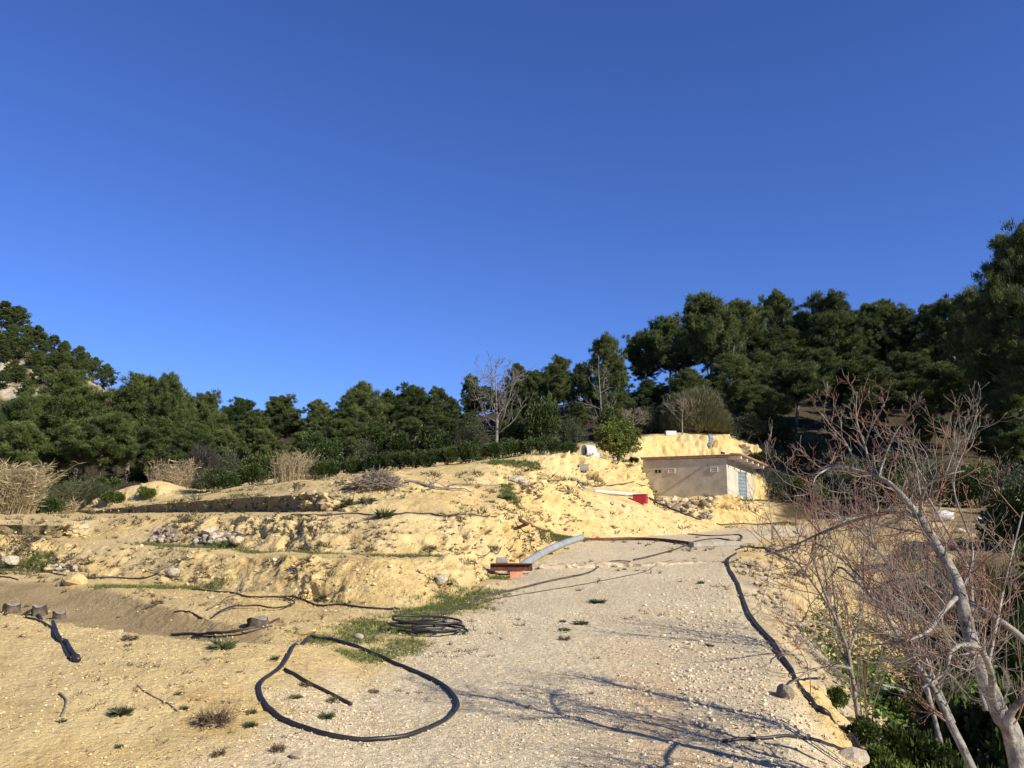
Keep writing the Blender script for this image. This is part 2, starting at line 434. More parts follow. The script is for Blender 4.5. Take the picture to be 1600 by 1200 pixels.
# break lines of the land, near to far: (photo column, depth, value);
# a value above 300 is a photo row, below it is a height in metres
R_ = 'road'
LINES = [
 ('start', [(-1400, 2.6, .0), (800, 2.6, .0), (1250, 2.6, .0), (1450, 2.6, -.45), (1700, 2.6, -.9), (3000, 2.6, -1.)]),
 ('A', [(-1400, 5, .35), (-300, 5, .12), (0, 5, .07), (400, 5, .03), (800, 5, .03), (1330, 5, .02), (1390, 5, -.08), (1450, 5, -.5), (1540, 5, -1.0), (3000, 5, -1.3)]),
 ('B', [(-1400, 11, 930), (0, 9.0, 957), (100, 8.6, 972), (200, 8.3, 987), (300, 8.1, 999), (400, 8.1, 1003), (480, 8.3, 1006), (560, 8.4, .17), (650, 8.5, .12), (1200, 8.5, .11), (1232, 8.5, .08), (1270, 8.5, -.12), (1340, 8.5, -.6), (1420, 8.5, -.95), (3000, 8.5, -1.3)]),
 ('C', [(-1400, 12, .25), (0, 10, .13), (200, 9.0, .10), (350, 8.6, .14), (430, 8.6, .2), (520, 9, .22), (650, 9.2, .15), (1190, 9.6, .16), (1225, 9.6, .12), (1265, 9.6, -.1), (1330, 9.6, -.5), (1420, 9.6, -.9), (3000, 9.6, -1.3)]),
 ('C2', [(-1400, 15, .25), (0, 13.2, .10), (200, 11.4, .08), (350, 9.5, .12), (430, 9.2, .19), (520, 9.7, .24), (650, 10.2, .2), (1170, 11, .22), (1200, 11, .16), (1250, 11, -.1), (1320, 11, -.5), (1420, 11, -.85), (3000, 11, -1.2)]),
 ('D', [(-1400, 18, 880), (0, 15.6, 902), (100, 14.5, 912), (160, 13.8, 918), (250, 12.0, 945), (350, 10.4, 970), (430, 9.9, 984), (520, 10.3, .27), (650, 11, .25), (1150, 12.5, .30), (1180, 12.5, .22), (1240, 12.5, -.05), (1310, 12.5, -.42), (1420, 12.5, -.75), (3000, 12.5, -1.1)]),
 ('E', [(-1400, 26, 875), (0, 18.5, 890), (150, 16.5, 898), (250, 15.5, 908), (400, 13.5, 928), (550, 12.0, 947), (650, 12.0, 949), (720, 13.0, 934), (770, 15.3, 904), (800, 16.6, 894), (850, 17, R_), (1132, 17, R_), (1180, 17, .38), (1250, 17, .1), (1320, 17, -.15), (1420, 17, -.4), (3000, 17, -.8)]),
 ('F', [(-1400, 28, 830), (0, 20, 838), (130, 18.4, 850), (250, 17.2, 858), (400, 15.2, 868), (500, 13.8, 874), (600, 13.4, 872), (690, 14.0, 873), (735, 15.2, 886), (775, 16.4, 894), (805, 17.4, 890), (850, 18.3, R_), (1138, 18.5, R_), (1185, 18.5, .47), (1260, 18.5, .2), (1320, 18.5, .0), (1420, 18.5, .0), (3000, 18.5, .0)]),
 ('G', [(-1400, 33, 826), (0, 23.0, 836), (110, 22, 838), (250, 20.5, 850), (400, 18, 861), (500, 16.8, 867), (600, 16.5, 864), (700, 16.9, 869), (770, 17.6, 886), (815, 18.8, 880), (860, 21.0, 860), (905, 23.6, 846), (960, 22, R_), (1150, 21, R_), (1200, 21, .58), (1270, 21, .38), (1330, 21, .3), (1420, 21, .45), (3000, 21, .4)]),
 ('G2', [(-1400, 33.5, 816), (0, 23.1, 819), (112, 22.1, 822), (140, 22.3, 833), (250, 21.4, 832), (400, 18.9, 838), (500, 17.5, 840), (600, 17.2, 838), (700, 17.6, 840), (770, 18.4, 848), (815, 20.0, 850), (860, 22.0, 850), (905, 24.1, 845), (960, 23.5, R_), (1155, 22.5, R_), (1210, 22.5, .64), (1280, 22.5, .48), (1340, 22.5, .45), (1420, 22.5, .6), (3000, 22.5, .6)]),
 ('H', [(-1400, 37, 804), (0, 25.6, 809), (110, 24.4, 811), (250, 22.6, 809), (400, 20.0, 808), (500, 18.5, 806), (600, 18.2, 806), (700, 18.6, 806), (775, 19.6, 808), (820, 21.4, 822), (860, 23, 841), (905, 24.7, 844), (960, 25, R_), (1160, 25, R_), (1230, 25, .7), (1300, 25, .65), (1350, 25, .7), (1420, 25, .95), (3000, 25, 1.)]),
 ('I', [(-1400, 70, 802), (0, 52, 802), (130, 46.5, 803), (180, 42, 802), (250, 36, 801), (330, 30.5, 800), (400, 27, 800), (480, 24.3, 801), (550, 22.8, 801), (620, 22.2, 803), (700, 21.9, 806), (780, 22.4, 809), (830, 24, 825), (870, 25.5, 840), (930, 27, 843), (1000, 30, 839), (1060, 33, 835), (1130, 37.5, 828), (1180, 39.5, 823), (1270, 38, .86), (1340, 34, .95), (1420, 29.5, 1.5), (3000, 29, 1.6)]),
 ('J', [(-1400, 71, 802), (0, 52.6, 801), (130, 46.7, 800), (180, 42.15, 794), (250, 36.15, 787), (330, 30.62, 781), (400, 27.12, 776), (480, 24.42, 774), (550, 24.0, 780), (620, 23.6, 778), (700, 23.4, 781), (780, 24.2, 788), (830, 26.0, 790), (870, 27.4, 800), (930, 28.8, 812), (1000, 31.6, 818), (1060, 34.3, 823), (1130, 38.2, 826), (1180, 40.3, 822), (1270, 41, 1.0), (1340, 37, 1.1), (1420, 33, 1.65), (3000, 32, 1.7)]),
 ('J2', [(-1400, 76, 800), (0, 56, 800), (130, 50, 799), (180, 46, 791), (250, 40, 783), (330, 34, 776), (400, 30, 771), (480, 26.6, 757), (550, 25.2, 751), (620, 24.8, 747), (700, 25.0, 757), (770, 26, 764), (830, 28, 754), (870, 29.4, 756), (930, 31.4, 773), (1000, 33.4, 791), (1060, 35.8, 810), (1130, 39, 823), (1180, 41, 821), (1270, 42, 1.1), (1340, 39, 1.2), (1420, 35, 1.75), (3000, 34, 1.8)]),
 ('K', [(-1400, 80, 799), (0, 60, 799), (130, 54, 797), (250, 46, 781), (400, 37, 765), (480, 33, 752), (550, 31, 747), (620, 31, 743), (700, 31, 752), (770, 31.5, 757), (850, 33.5, 757), (930, 36, 762), (1000, 36, 782), (1060, 37.2, 811), (1130, 40, 822), (1180, 42, 819), (1270, 44, 1.25), (1340, 42, 1.4), (1420, 38, 1.9), (3000, 37, 1.9)]),
 ('K2', [(-1400, 82, 798), (0, 62, 798), (250, 48, 780), (400, 38.5, 763), (480, 34, 750), (550, 32.2, 745), (620, 32, 741), (700, 32, 745), (770, 32.8, 740), (850, 34.6, 738), (930, 37, 745), (995, 38, 752), (1015, 40.3, 786), (1060, 40.5, 792), (1130, 42.3, 798), (1180, 43.5, 805), (1270, 45, 1.5), (1340, 43.5, 1.7), (1420, 41, 2.), (3000, 40, 2.1)]),
 ('L', [(-1400, 85, 797), (0, 64, 796), (250, 50, 778), (400, 40, 761), (550, 34, 743), (640, 34, 738), (700, 34, 734), (740, 34.5, 724), (800, 35.5, 716), (870, 36.5, 709), (925, 37.8, 716), (995, 40, 727), (1013, 43.0, 776), (1060, 43.2, 776.5), (1137, 43.3, 774), (1185, 45, 787), (1250, 46.5, 1.9), (1400, 44, 2.4), (3000, 42, 2.6)]),
 ('M', [(-1400, 90, 795), (0, 68, 793), (250, 55, 774), (400, 47, 757), (600, 42, 735), (800, 42, 714), (900, 43, 709), (960, 43.5, 720), (995, 45, 722), (1015, 51.5, 2.45), (1080, 52.5, 2.4), (1180, 54, 2.3), (1250, 55, 2.5), (1400, 52, 3.1), (3000, 50, 3.5)]),
 ('N', [(-1400, 95, 793), (0, 74, 788), (250, 60, 768), (400, 53, 750), (600, 48, 728), (800, 48, 709), (900, 49, 702), (960, 50, 694), (1005, 53, 682), (1060, 55, 678), (1130, 56, 680), (1165, 57.5, 694), (1250, 58, 4.6), (1400, 57, 4.9), (3000, 56, 5.2)]),
 ('O', [(-1400, 100, 5), (0, 80, 2.8), (200, 70, 3.2), (400, 64, 4.2), (700, 62, 5.8), (900, 62, 6.8), (1060, 62, 7.6), (1250, 64, 7.2), (1600, 64, 8.0), (3000, 60, 10)]),
 ('P', [(-1400, 110, 20), (0, 100, 8), (150, 98, 11), (400, 95, 11), (600, 95, 12), (750, 95, 13), (850, 95, 14), (950, 95, 15), (1050, 95, 16), (1150, 95, 17), (1300, 95, 17), (1600, 95, 18), (3000, 90, 24)]),
 ('Q', [(-1400, 150, 52), (-300, 150, 46), (0, 150, 35.5), (60, 150, 32.0), (140, 150, 26.0), (220, 150, 19), (320, 150, 12), (400, 150, 9), (700, 150, 10), (1000, 150, 14), (1200, 150, 19), (3000, 150, 30)]),
 ('S', [(-1400, 200, 52), (-300, 200, 42), (0, 200, 30), (200, 200, 14), (700, 200, 8), (1200, 200, 16), (3000, 200, 26)]),
 ('end', [(-1400, 900, 20), (800, 900, 0), (3000, 900, 10)]),
]
NROW = [44, 84, 18, 20, 26, 36, 46, 24, 20, 34, 22, 34, 30, 12, 16, 22, 16, 22, 10, 12, 20, 6, 4]
ROUGH = {'start': .3, 'A': .35, 'B': .5, 'C': .3, 'C2': .25, 'D': .8, 'E': .9, 'F': 1.0, 'G': .8, 'G2': 1.3, 'H': 1.0, 'I': 1.0, 'J': 1.5, 'J2': 1.2,
         'K': 1.0, 'K2': 1.5, 'L': 1.3, 'M': 1.3, 'N': 1.5, 'O': 2, 'P': 3, 'Q': 6, 'S': 6, 'end': 6}

T_COL = np.concatenate([np.linspace(-2.4, -0.74, 45)[:-1], np.linspace(-0.74, 0.74, 900), np.linspace(0.74, 2.4, 45)[1:]])
NC = len(T_COL)
ld, lz = [], []
for name, pts in LINES:
    T, Dd, Z = [], [], []
    for u, D, val in pts:
        if val == R_: val = zr(D)
        p = pt(u, val, D) if val > 300 else ptz(u, D, val)
        T.append(p.x / p.y); Dd.append(D); Z.append(p.z)
    wob = perlin(np.stack([T_COL * 9, np.full(NC, {9: 8, 12: 11}.get(len(ld), len(ld)) * 7.3), np.zeros(NC)], -1)) * 0.012
    d = np.interp(T_COL, T, Dd); z = np.interp(T_COL, T, Z)
    k = np.ones(9) / 9
    pad = lambda a: np.convolve(np.pad(a, 4, 'edge'), k, 'valid')
    ld.append(pad(d) * (1 + (wob if 3 < len(ld) < 19 else 0))); lz.append(pad(z))
ld, lz = np.array(ld), np.array(lz)
for i in range(1, len(ld)):
    ld[i] = np.maximum(ld[i], ld[i - 1] + 0.05)
rows_d, rows_z, rows_r, rows_k = [], [], [], []
names = [l[0] for l in LINES]
# behind the camera
for y in (-40, -22, -12, -6, -3, -1, 0.3, 1.2, 2.0):
    rows_d.append(np.full(NC, y)); rows_z.append(lz[0] * 0 + np.where(lz[0] < -.02, lz[0], 0) * 1.0 + zr(y)); rows_r.append(.3); rows_k.append(0)
for i in range(len(ld) - 1):
    n = NROW[i]
    for j in range(n):
        f = j / n
        rows_d.append(ld[i] * (1 - f) + ld[i + 1] * f)
        rows_z.append(lz[i] * (1 - f) + lz[i + 1] * f)
        rows_r.append(ROUGH[names[i]] * (1 - f) + ROUGH[names[i + 1]] * f)
        rows_k.append(i + f)
rows_d.append(ld[-1]); rows_z.append(lz[-1]); rows_r.append(6); rows_k.append(len(ld) - 1)
GD, GZ = np.array(rows_d), np.array(rows_z)
GR = np.array(rows_r)[:, None] * np.ones(NC)[None]
GK = np.array(rows_k)[:, None] * np.ones(NC)[None]
for _ in range(3):                                   # round the breaks a little
    GZ[11:-2] = 0.25 * GZ[10:-3] + 0.5 * GZ[11:-2] + 0.25 * GZ[12:-1]
GX = T_COL[None] * (3 + np.abs(GD - 3))
# heap of loose sand at the far left
sp = pt(215, 790, 48)
GZ += 1.05 * np.exp(-(np.abs(GX - sp.x) / 2.5) ** 3 - (np.abs(GD - 48.5) / 1.7) ** 2.5)
P0 = np.stack([GX, GD, GZ], -1)

def road_pt(u, v):
    lo, hi = 2.0, 60.0
    for _ in range(50):
        m_ = (lo + hi) / 2
        if pt(u, v, m_).z > zr(m_): lo = m_
        else: hi = m_
    return pt(u, v, (lo + hi) / 2)
RL = [road_pt(*q) for q in ((330, 1200), (440, 1120), (560, 1060), (650, 1000), (700, 965), (745, 938), (790, 912), (835, 885), (870, 868), (905, 850))]
RRt = [road_pt(*q) for q in ((1375, 1200), (1322, 1140), (1255, 1080), (1218, 1010), (1165, 940), (1142, 880))]
rl_y = [-40] + [q.y for q in RL] + [26.5, 30, 33, 37.5, 40, 42]
rl_x = [-1.5] + [q.x for q in RL] + [ptz(930, 26.5, .75).x, ptz(1000, 30, .8).x, ptz(1060, 33, .85).x, ptz(1130, 37.5, .88).x, ptz(1180, 39.5, .9).x, 30]
rr_y = [-40] + [q.y for q in RRt] + [24, 30, 36, 42]
rr_x = [2.3] + [q.x for q in RRt] + [ptz(1165, 24, .7).x, ptz(1230, 30, .8).x, ptz(1300, 36, .9).x, 14]
wn1 = perlin(P0 * np.array([1.3, 1.3, 0]) + 31) * 0.55 + perlin(P0 * np.array([5., 5., 0]) + 7) * 0.2
Yc = np.minimum(GD, 41.9)
road = sstep(-.35, .45, GX - np.interp(Yc, rl_y, rl_x) + wn1 * 1.2) * sstep(-.12, .18, np.interp(Yc, rr_y, rr_x) - GX + wn1 * .35)
road *= (GD < 41.5)

# relief, pushed along the surface normal
dU = np.gradient(P0, axis=1); dV = np.gradient(P0, axis=0)
NRM = unit(np.cross(dU, dV))
slope = 1 - np.clip(NRM[..., 2], 0, 1)
def ridged(p): return 0.5 - np.abs(perlin(p)) * 1.6
rough = GR * (1 - 0.86 * road)
kk0 = GK
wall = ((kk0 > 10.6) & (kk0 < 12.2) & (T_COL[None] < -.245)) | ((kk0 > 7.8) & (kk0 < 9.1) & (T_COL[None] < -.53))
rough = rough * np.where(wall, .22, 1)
face = sstep(0.03, 0.25, slope)
pk = P0 * np.array([1, 1, 0.6])
near0 = sstep(22, 12, GD)
mound = sstep(10.4, 11.2, kk0) * sstep(14.2, 13.3, kk0) * sstep(-.02, .06, T_COL[None]) * sstep(.3, .24, T_COL[None])
rough = rough * (1 - .62 * mound)
# runnels down the cut faces: fine across the slope, long along it
rib = np.stack([GX * 2.6 + perlin(P0 * 1.3) * .7, kk0 * 1.1 + GD * .12, np.full_like(GX, 3.3)], -1)
rib2 = np.stack([GX * 6.5 + perlin(P0 * 2.3) * .8, kk0 * 2.2 + GD * .25, np.full_like(GX, 8.1)], -1)
disp = 0.13 * perlin(pk * 0.8) + 0.09 * perlin(pk * 2.1 + 9) * (0.15 + face)
disp += face * (0.17 * ridged(rib) + .075 * ridged(rib2))
disp += 0.075 * perlin(pk * 6.5) * (.22 + .8 * face) + 0.05 * perlin(pk * 15) * (.3 + .7 * face) + .022 * perlin(pk * 32) * near0
pits = sstep(.2, .42, perlin(pk * 2.4 + 41)) * face
disp -= 0.30 * pits
near = sstep(3, 7, GD)
disp *= rough * (0.35 + 0.65 * near) * (1 + .35 * face)
disp += 0.012 * perlin(P0 * 4.7 + 3) + 0.007 * perlin(P0 * 13)
shelf = (GK < 4.2) & (T_COL[None] < -0.2)
P1 = P0 + NRM * disp[..., None]
P1[..., 2] += 0.5 * sstep(60, 110, GD) * perlin(P0 * 0.12) * 3

# ---- masks: what grows or lies on the soil, some painted shade
def path_mask(P, pix, width, zfun=None):
    """soft band round a polyline given by photo pixels and depths (u, v, D)"""
    Q = np.array([tuple(pt(*q))[:2] for q in pix])
    X = P[..., :2]
    best = np.full(P.shape[:2], 1e9)
    for a, b in zip(Q[:-1], Q[1:]):
        ab = b - a
        t = np.clip(((X - a) @ ab) / (ab @ ab + 1e-9), 0, 1)
        d = np.linalg.norm(X - (a + t[..., None] * ab), axis=-1)
        best = np.minimum(best, d)
    return np.exp(-(best / width) ** 2)
GRASS = [([(540, 985, 9.6), (600, 972, 10.3), (660, 958, 11.2), (720, 940, 12.4), (750, 930, 13.2)], .62),
         ([(560, 1008, 8.6), (620, 1000, 8.9), (640, 990, 9.5)], .35),
         ([(380, 862, 17.3), (460, 864, 16.6), (540, 866, 15.8), (600, 864, 15.6), (680, 868, 15.8)], .42),
         ([(170, 928, 13.9), (230, 922, 14.3), (280, 922, 14.2), (330, 917, 14.4)], .42),
         ([(-60, 888, 18.2), (0, 887, 18.2), (60, 886, 18.)], .5),
         ([(230, 851, 20), (300, 857, 19.2), (360, 862, 18.6)], .4),
         ([(845, 838, 22.6), (880, 835, 24.5)], .55),
         ([(785, 903, 15.6), (775, 910, 15.2)], .2),
         ([(770, 735, 34.5), (830, 733, 35)], .6),
         ([(790, 770, 27), (798, 782, 25)], .3)]
grass = np.zeros_like(GD)
gn = perlin(P0 * np.array([1, 1, 0]) * 2.3 + 17)
for pix, w in GRASS:
    grass = np.maximum(grass, path_mask(P0, pix, w))
gn2 = perlin(P0 * np.array([1, 1, 0]) * 6.1 + 3)
grass = np.clip(sstep(.42, .95, grass + gn * .8 + gn2 * .5) * (GD < 42), 0, 1)
kk = GK
damp = sstep(2.35, 2.75, kk) * sstep(5.0, 4.75, kk) * sstep(-.26, -.31, GX / np.maximum(GD, 1))
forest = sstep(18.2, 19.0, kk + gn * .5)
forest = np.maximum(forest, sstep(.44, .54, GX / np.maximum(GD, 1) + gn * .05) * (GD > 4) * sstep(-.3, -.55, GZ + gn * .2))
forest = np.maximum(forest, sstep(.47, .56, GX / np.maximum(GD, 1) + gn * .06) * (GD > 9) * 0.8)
forest = np.maximum(forest, sstep(.295, .33, GX / np.maximum(GD, 1) + gn * .02) * sstep(41.5, 44.5, GD + gn * 2))  # dark floor right of the shed also paints in the trees' shadow
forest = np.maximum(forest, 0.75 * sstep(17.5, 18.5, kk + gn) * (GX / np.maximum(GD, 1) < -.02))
rock = sstep(20.05, 20.4, kk) * sstep(-.47, -.52, GX / np.maximum(GD, 1)) * sstep(-.05, .25, perlin(P0 * .11 + 5) + .5 * perlin(P0 * .4) - .06)
forest *= (1 - rock)
forest = np.maximum(forest, np.where(wall, .62, 0) * sstep(.02, .2, slope))  # cut walls get a darker tone through the same mask
rxm = (GX - np.interp(Yc, rr_y, rr_x))
bank = sstep(-.1, .1, rxm) * sstep(1.2, .7, rxm + gn * .6) * (GD > 8.6) * (GD < 19) * (0.7 + gn)
rock = np.maximum(rock, np.clip(bank, 0, 1) * .8)
orange = np.exp(-((GX - (0.75 + .06 * GD)) / .38) ** 2) * sstep(10.5, 7.5, GD) * sstep(3.5, 5, GD) * np.clip(.7 + gn * 1.6, 0, 1)
mask = np.stack([road, grass, damp, np.ones_like(road)], -1).reshape(-1, 4)
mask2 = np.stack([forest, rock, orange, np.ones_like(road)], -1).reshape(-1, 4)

NRW = GD.shape[0]
VV = P1.reshape(-1, 3)
ii = (np.arange(NRW - 1)[:, None] * NC + np.arange(NC - 1)[None])
QD = np.stack([ii, ii + 1, ii + NC + 1, ii + NC], -1).reshape(-1, 4)
rq = road.ravel()[QD].mean(1) > 0.5

def sub_mesh(name, sel):
    q = QD[sel]
    used = np.unique(q)
    rem = np.full(len(VV), -1); rem[used] = np.arange(len(used))
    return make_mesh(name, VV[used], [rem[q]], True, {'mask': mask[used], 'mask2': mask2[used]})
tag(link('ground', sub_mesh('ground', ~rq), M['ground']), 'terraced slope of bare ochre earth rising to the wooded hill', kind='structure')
tag(link('gravel_road', sub_mesh('gravel_road', rq), M['ground']), 'pale gravel track climbing from the foreground to the shed', kind='structure')

BVH = BVHTree.FromPolygons(VV.tolist(), QD.tolist())
CAMV = Vector((0, 0, EYE))
def gz(x, y):
    h = BVH.ray_cast(Vector((x, y, 120)), Vector((0, 0, -1)))
    return h[0].z if h[0] is not None else 0.0
def P(u, v):
    """point of the ground seen at a photo pixel"""
    d = (pt(u, v, 10) - CAMV).normalized()
    for dv in (0, 2, 4, 7, 11, 16):
        d = (pt(u, v + dv, 10) - CAMV).normalized()
        h = BVH.ray_cast(CAMV, d)
        if h[0] is not None and h[0].y < 140:
            return h[0]
    q = pt(u, v, 40); q.z = gz(q.x, q.y)
    return q
def PD(u, v, D):
    """ground point under the pixel's column at a given depth"""
    q = pt(u, v, D)
    q.z = gz(q.x, q.y)
    return q

# ------------------------------------------------------------------ plants: builders
def tufts(mb, B, Dr, length, width, k=3, tint=0.5, spread=0.55):
    """needle bunches: k slim triangles from each base"""
    n = len(B)
    for _ in range(k):
        d = unit(Dr + RNG.normal(size=(n, 3)) * spread)
        s = unit(np.cross(d, RNG.normal(size=(n, 3))))
        L = length * RNG.uniform(.7, 1.25, n)[:, None]
        W = width * RNG.uniform(.7, 1.2, n)[:, None]
        V = np.stack([B - s * W, B + s * W, B + d * L], 1).reshape(-1, 3)
        mb.add(V, None, np.arange(3 * n).reshape(-1, 3), np.repeat(tint if np.ndim(tint) else np.full(n, tint), 3))

def leaves(mb, B, Dr, length, width, tint=0.5, droop=0.0):
    n = len(B)
    d = unit(Dr + np.array([0, 0, -droop]))
    s = unit(np.cross(d, RNG.normal(size=(n, 3))))
    up = np.cross(s, d)
    L = length * RNG.uniform(.65, 1.3, n)[:, None]
    W = width * RNG.uniform(.7, 1.25, n)[:, None]
    V = np.stack([B, B + d * L * .45 + s * W + up * W * .3, B + d * L, B + d * L * .45 - s * W + up * W * .3], 1).reshape(-1, 3)
    i = np.arange(n)[:, None] * 4
    mb.add(V, None, np.concatenate([i + np.array([[0, 1, 2]]), i + np.array([[0, 2, 3]])]), np.repeat(tint if np.ndim(tint) else np.full(n, tint), 4))

def rdir(n):
    return unit(RNG.normal(size=(n, 3)))

def pine_variant(seed, H=9.0, crown0=.3, wid=2.4, top=.35, dens=1.0, open_=0.0, cone=.6):
    """trunk + limbs mesh and a crown mesh made of needle puffs"""
    r = np.random.default_rng(seed)
    wood, cr = MB(), MB()
    lean = r.normal(size=2) * .35
    zs = np.linspace(-.6, H * .93, 12)
    tr = np.stack([lean[0] * (zs / H) ** 2 + .12 * np.sin(zs * .8 + seed), lean[1] * (zs / H) ** 2 + .12 * np.cos(zs * .7 + seed), zs], 1)
    wood.tube(tr, np.linspace(.17, .035, 12), 7, True, .5)
    puffs = []
    nl = int(24 * dens)
    ga = r.uniform(0, 6.28)
    for k in range(nl):
        f = (k + r.uniform(.1, .9)) / nl
        h = H * (crown0 + (.93 - crown0) * f)
        az = ga + k * 2.4 + r.normal() * .3
        prof = math.sin(math.pi * min(1, (1 - f) * (1 - top) + top * .55 + .0) ** .8) if f < .6 else (1 - f) ** .55 * 1.1
        prof = max(.22, min(1.05, .35 + 1.15 * (f / .3) if f < .3 else (1.05 * (1 - ((f - .3) / .7)) ** .6)))
        L = wid * prof * r.uniform(.75, 1.2)
        up = .25 + .55 * f + r.normal() * .12
        c = np.array([np.interp(h, zs, tr[:, 0]), np.interp(h, zs, tr[:, 1]), h])
        dr = np.array([math.cos(az), math.sin(az), 0])
        s = np.linspace(0, 1, 6)
        pth = c + dr * (L * s)[:, None] + np.array([0, 0, 1]) * (L * (up * s ** 1.5 - .08 * s))[:, None] + r.normal(size=(6, 3)) * .05 * L * s[:, None]
        wood.tube(pth, np.linspace(.055, .014, 6) * (.6 + .5 * (1 - f)), 5, True, .5)
        m = 2 + int(L > 1.2) + int(L > 1.9)
        for j in range(m):
            g = .5 + .5 * (j + 1) / m if m > 1 else 1
            ctr = np.array([np.interp(g, s, pth[:, i]) for i in range(3)]) + r.normal(size=3) * .22 * L * .5 * np.array([1, 1, .6])
            puffs.append((ctr, r.uniform(.34, .62) * (0.75 + .25 * wid / 2.4), f))
            if r.random() < .5:
                puffs.append((ctr + r.normal(size=3) * .45 + np.array([0, 0, .2]), r.uniform(.25, .45), f))
    for k in range(int(95 * dens)):                   # sprays filling the outer shell of the crown
        f = r.uniform(0, 1) ** .85
        h = H * (crown0 + (1.0 - crown0) * f)
        prof = max(.10, min(1.0, .45 + 1.6 * f if f < .3 else (1 - ((f - .3) / .72)) ** cone if f < 1.0 else .1))
        lobe = 1 + .28 * math.sin(3 * az + f * 7 + seed) if False else 1.0
        a2 = r.uniform(0, 6.28)
        R2 = wid * prof * r.uniform(.55, 1.0) * (1 + .25 * math.sin(3 * a2 + f * 9 + seed) * (1 - f))
        puffs.append((np.array([np.interp(h, zs, tr[:, 0]) + R2 * math.cos(a2), np.interp(h, zs, tr[:, 1]) + R2 * math.sin(a2), h + r.normal() * .15]), r.uniform(.24, .42), f))
    for k in range(5):
        puffs.append((tr[-1] + np.array([r.normal() * .3, r.normal() * .3, r.uniform(-.5, .35)]), r.uniform(.3, .48), 1.0))
    for ctr, rad, f in puffs:
        # each puff is a handful of rounded sprays, with gaps between them
        m = 4
        sub = ctr + r.normal(size=(m, 3)) * rad * .5 * np.array([1, 1, .95])
        base = r.uniform(.16, .58) + .16 * f
        for c2 in sub:
            r2 = rad * r.uniform(.34, .58)
            n = int(62 * (r2 / .2) ** 1.4 * (1 - open_))
            B = c2 + r.normal(size=(n, 3)) * r2 * .55
            d = unit(B - ctr)
            tint = np.clip(base + r.normal() * .12 + r.normal(size=n) * .13, 0, 1)
            tufts(cr, B, d * .6 + np.array([0, 0, .8]), .21, .0165, 3, tint, .42)
    V = np.concatenate(cr.v)
    return wood.mesh('pine_trunk', True), cr.mesh('pine_crown', False), float(V[:, 2].max()), float(np.percentile(np.hypot(V[:, 0], V[:, 1]), 97))

PINES = [pine_variant(1, 9, .25, 2.5), pine_variant(2, 9, .34, 2.1), pine_variant(3, 9.5, .2, 2.2, dens=1.15),
         pine_variant(4, 8.5, .42, 2.7), pine_variant(5, 9, .15, 2.3, dens=1.2), pine_variant(6, 9, .3, 1.8), pine_variant(8, 9, .5, 2.4), pine_variant(9, 15, .3, 3.9, dens=1.9, open_=.15)]

def place_pine(u, vtop, D, wpx, var=None, label='', group='pines of the wooded hillside', rz=None, name='pine_tree'):
    var = random.randrange(len(PINES) - 1) if var is None else var
    wood, crown, h0, r0 = PINES[var]
    top = pt(u, vtop, D)
    base = gz(top.x, D)
    H = max(3.0, top.z - base)
    R = wpx * .5 * D / F
    o = empty(name, (top.x, D, base), random.uniform(0, 6.28) if rz is None else rz)
    sz = H / h0
    sx = min(max(R / r0, .5 * sz), 1.5 * sz)
    o.scale = (sx, sx, sz)
    link('trunk', wood, M['bark'], o)
    link('crown', crown, M['pine'], o)
    tag(o, label, 'pine tree', group)
    return o

def bush_variant(seed, n=5200, r=1.0, zs=.85, leaf=.085, lw=.032, lobes=26, stemmy=5, droop=.15):
    """leafy bush of radius about 1, made of leaf lobes on stems"""
    g = np.random.default_rng(seed)
    cr, st = MB(), MB()
    C = []
    for k in range(lobes):
        d = unit(g.normal(size=3)); d[2] = abs(d[2]) * 1.05 - .12
        C.append(np.array([0, 0, zs * .42]) + d * np.array([1, 1, zs]) * g.uniform(.35, .78))
    for c in C[:max(stemmy, 1)]:
        q = np.array([g.normal() * .06, g.normal() * .06, -.15])
        s = np.linspace(0, 1, 5)[:, None]
        st.tube(q * (1 - s) + c * s + g.normal(size=(5, 3)) * .03, np.linspace(.035, .01, 5), 5)
    per = n // lobes
    for c in C:
        rad = g.uniform(.2, .38)
        d = unit(g.normal(size=(per, 3)))
        B = c + d * (rad * g.uniform(.2, 1, per) ** .5)[:, None]
        B[:, 2] = np.maximum(B[:, 2], -.05)
        tint = np.clip(g.uniform(.2, .7) + g.normal(size=per) * .14, 0, .82)
        leaves(cr, B, d + np.array([0, 0, .35]), leaf, lw, tint, droop)
    return st.mesh('bush_stems'), cr.mesh('bush_crown', False)

BUSH = [bush_variant(21), bush_variant(22, zs=.75, lobes=20), bush_variant(23, 6500, leaf=.06, lw=.014, lobes=32), bush_variant(24, 3800, leaf=.13, lw=.055, lobes=22, droop=.3)]

def place_bush(u, vbase, D, wpx, hpx, var, mat, label, cat='bush', group=None, name='leafy_bush', base=None, onlit=None):
    b = base or PD(u, vbase, D)
    o = empty(name, b, random.uniform(0, 6.28))
    w, h = wpx * .5 * D / F, hpx * D / F
    zs = (.42 * .85 + .85 * .78 + .25)
    o.scale = (w / 1.05, w / 1.05, h / zs)
    st, cr = BUSH[var]
    if mat.name in BUSH_M:
        st, cr = BUSH_M[mat.name].setdefault(var, (st, cr.copy()))
    else:
        BUSH_M[mat.name] = {var: (st, cr.copy())}
        st, cr = BUSH_M[mat.name][var]
    link('stems', st, M['twig'], o)
    link('crown', cr, mat, o)
    tag(o, label, cat, group)
    return o
BUSH_M = {}

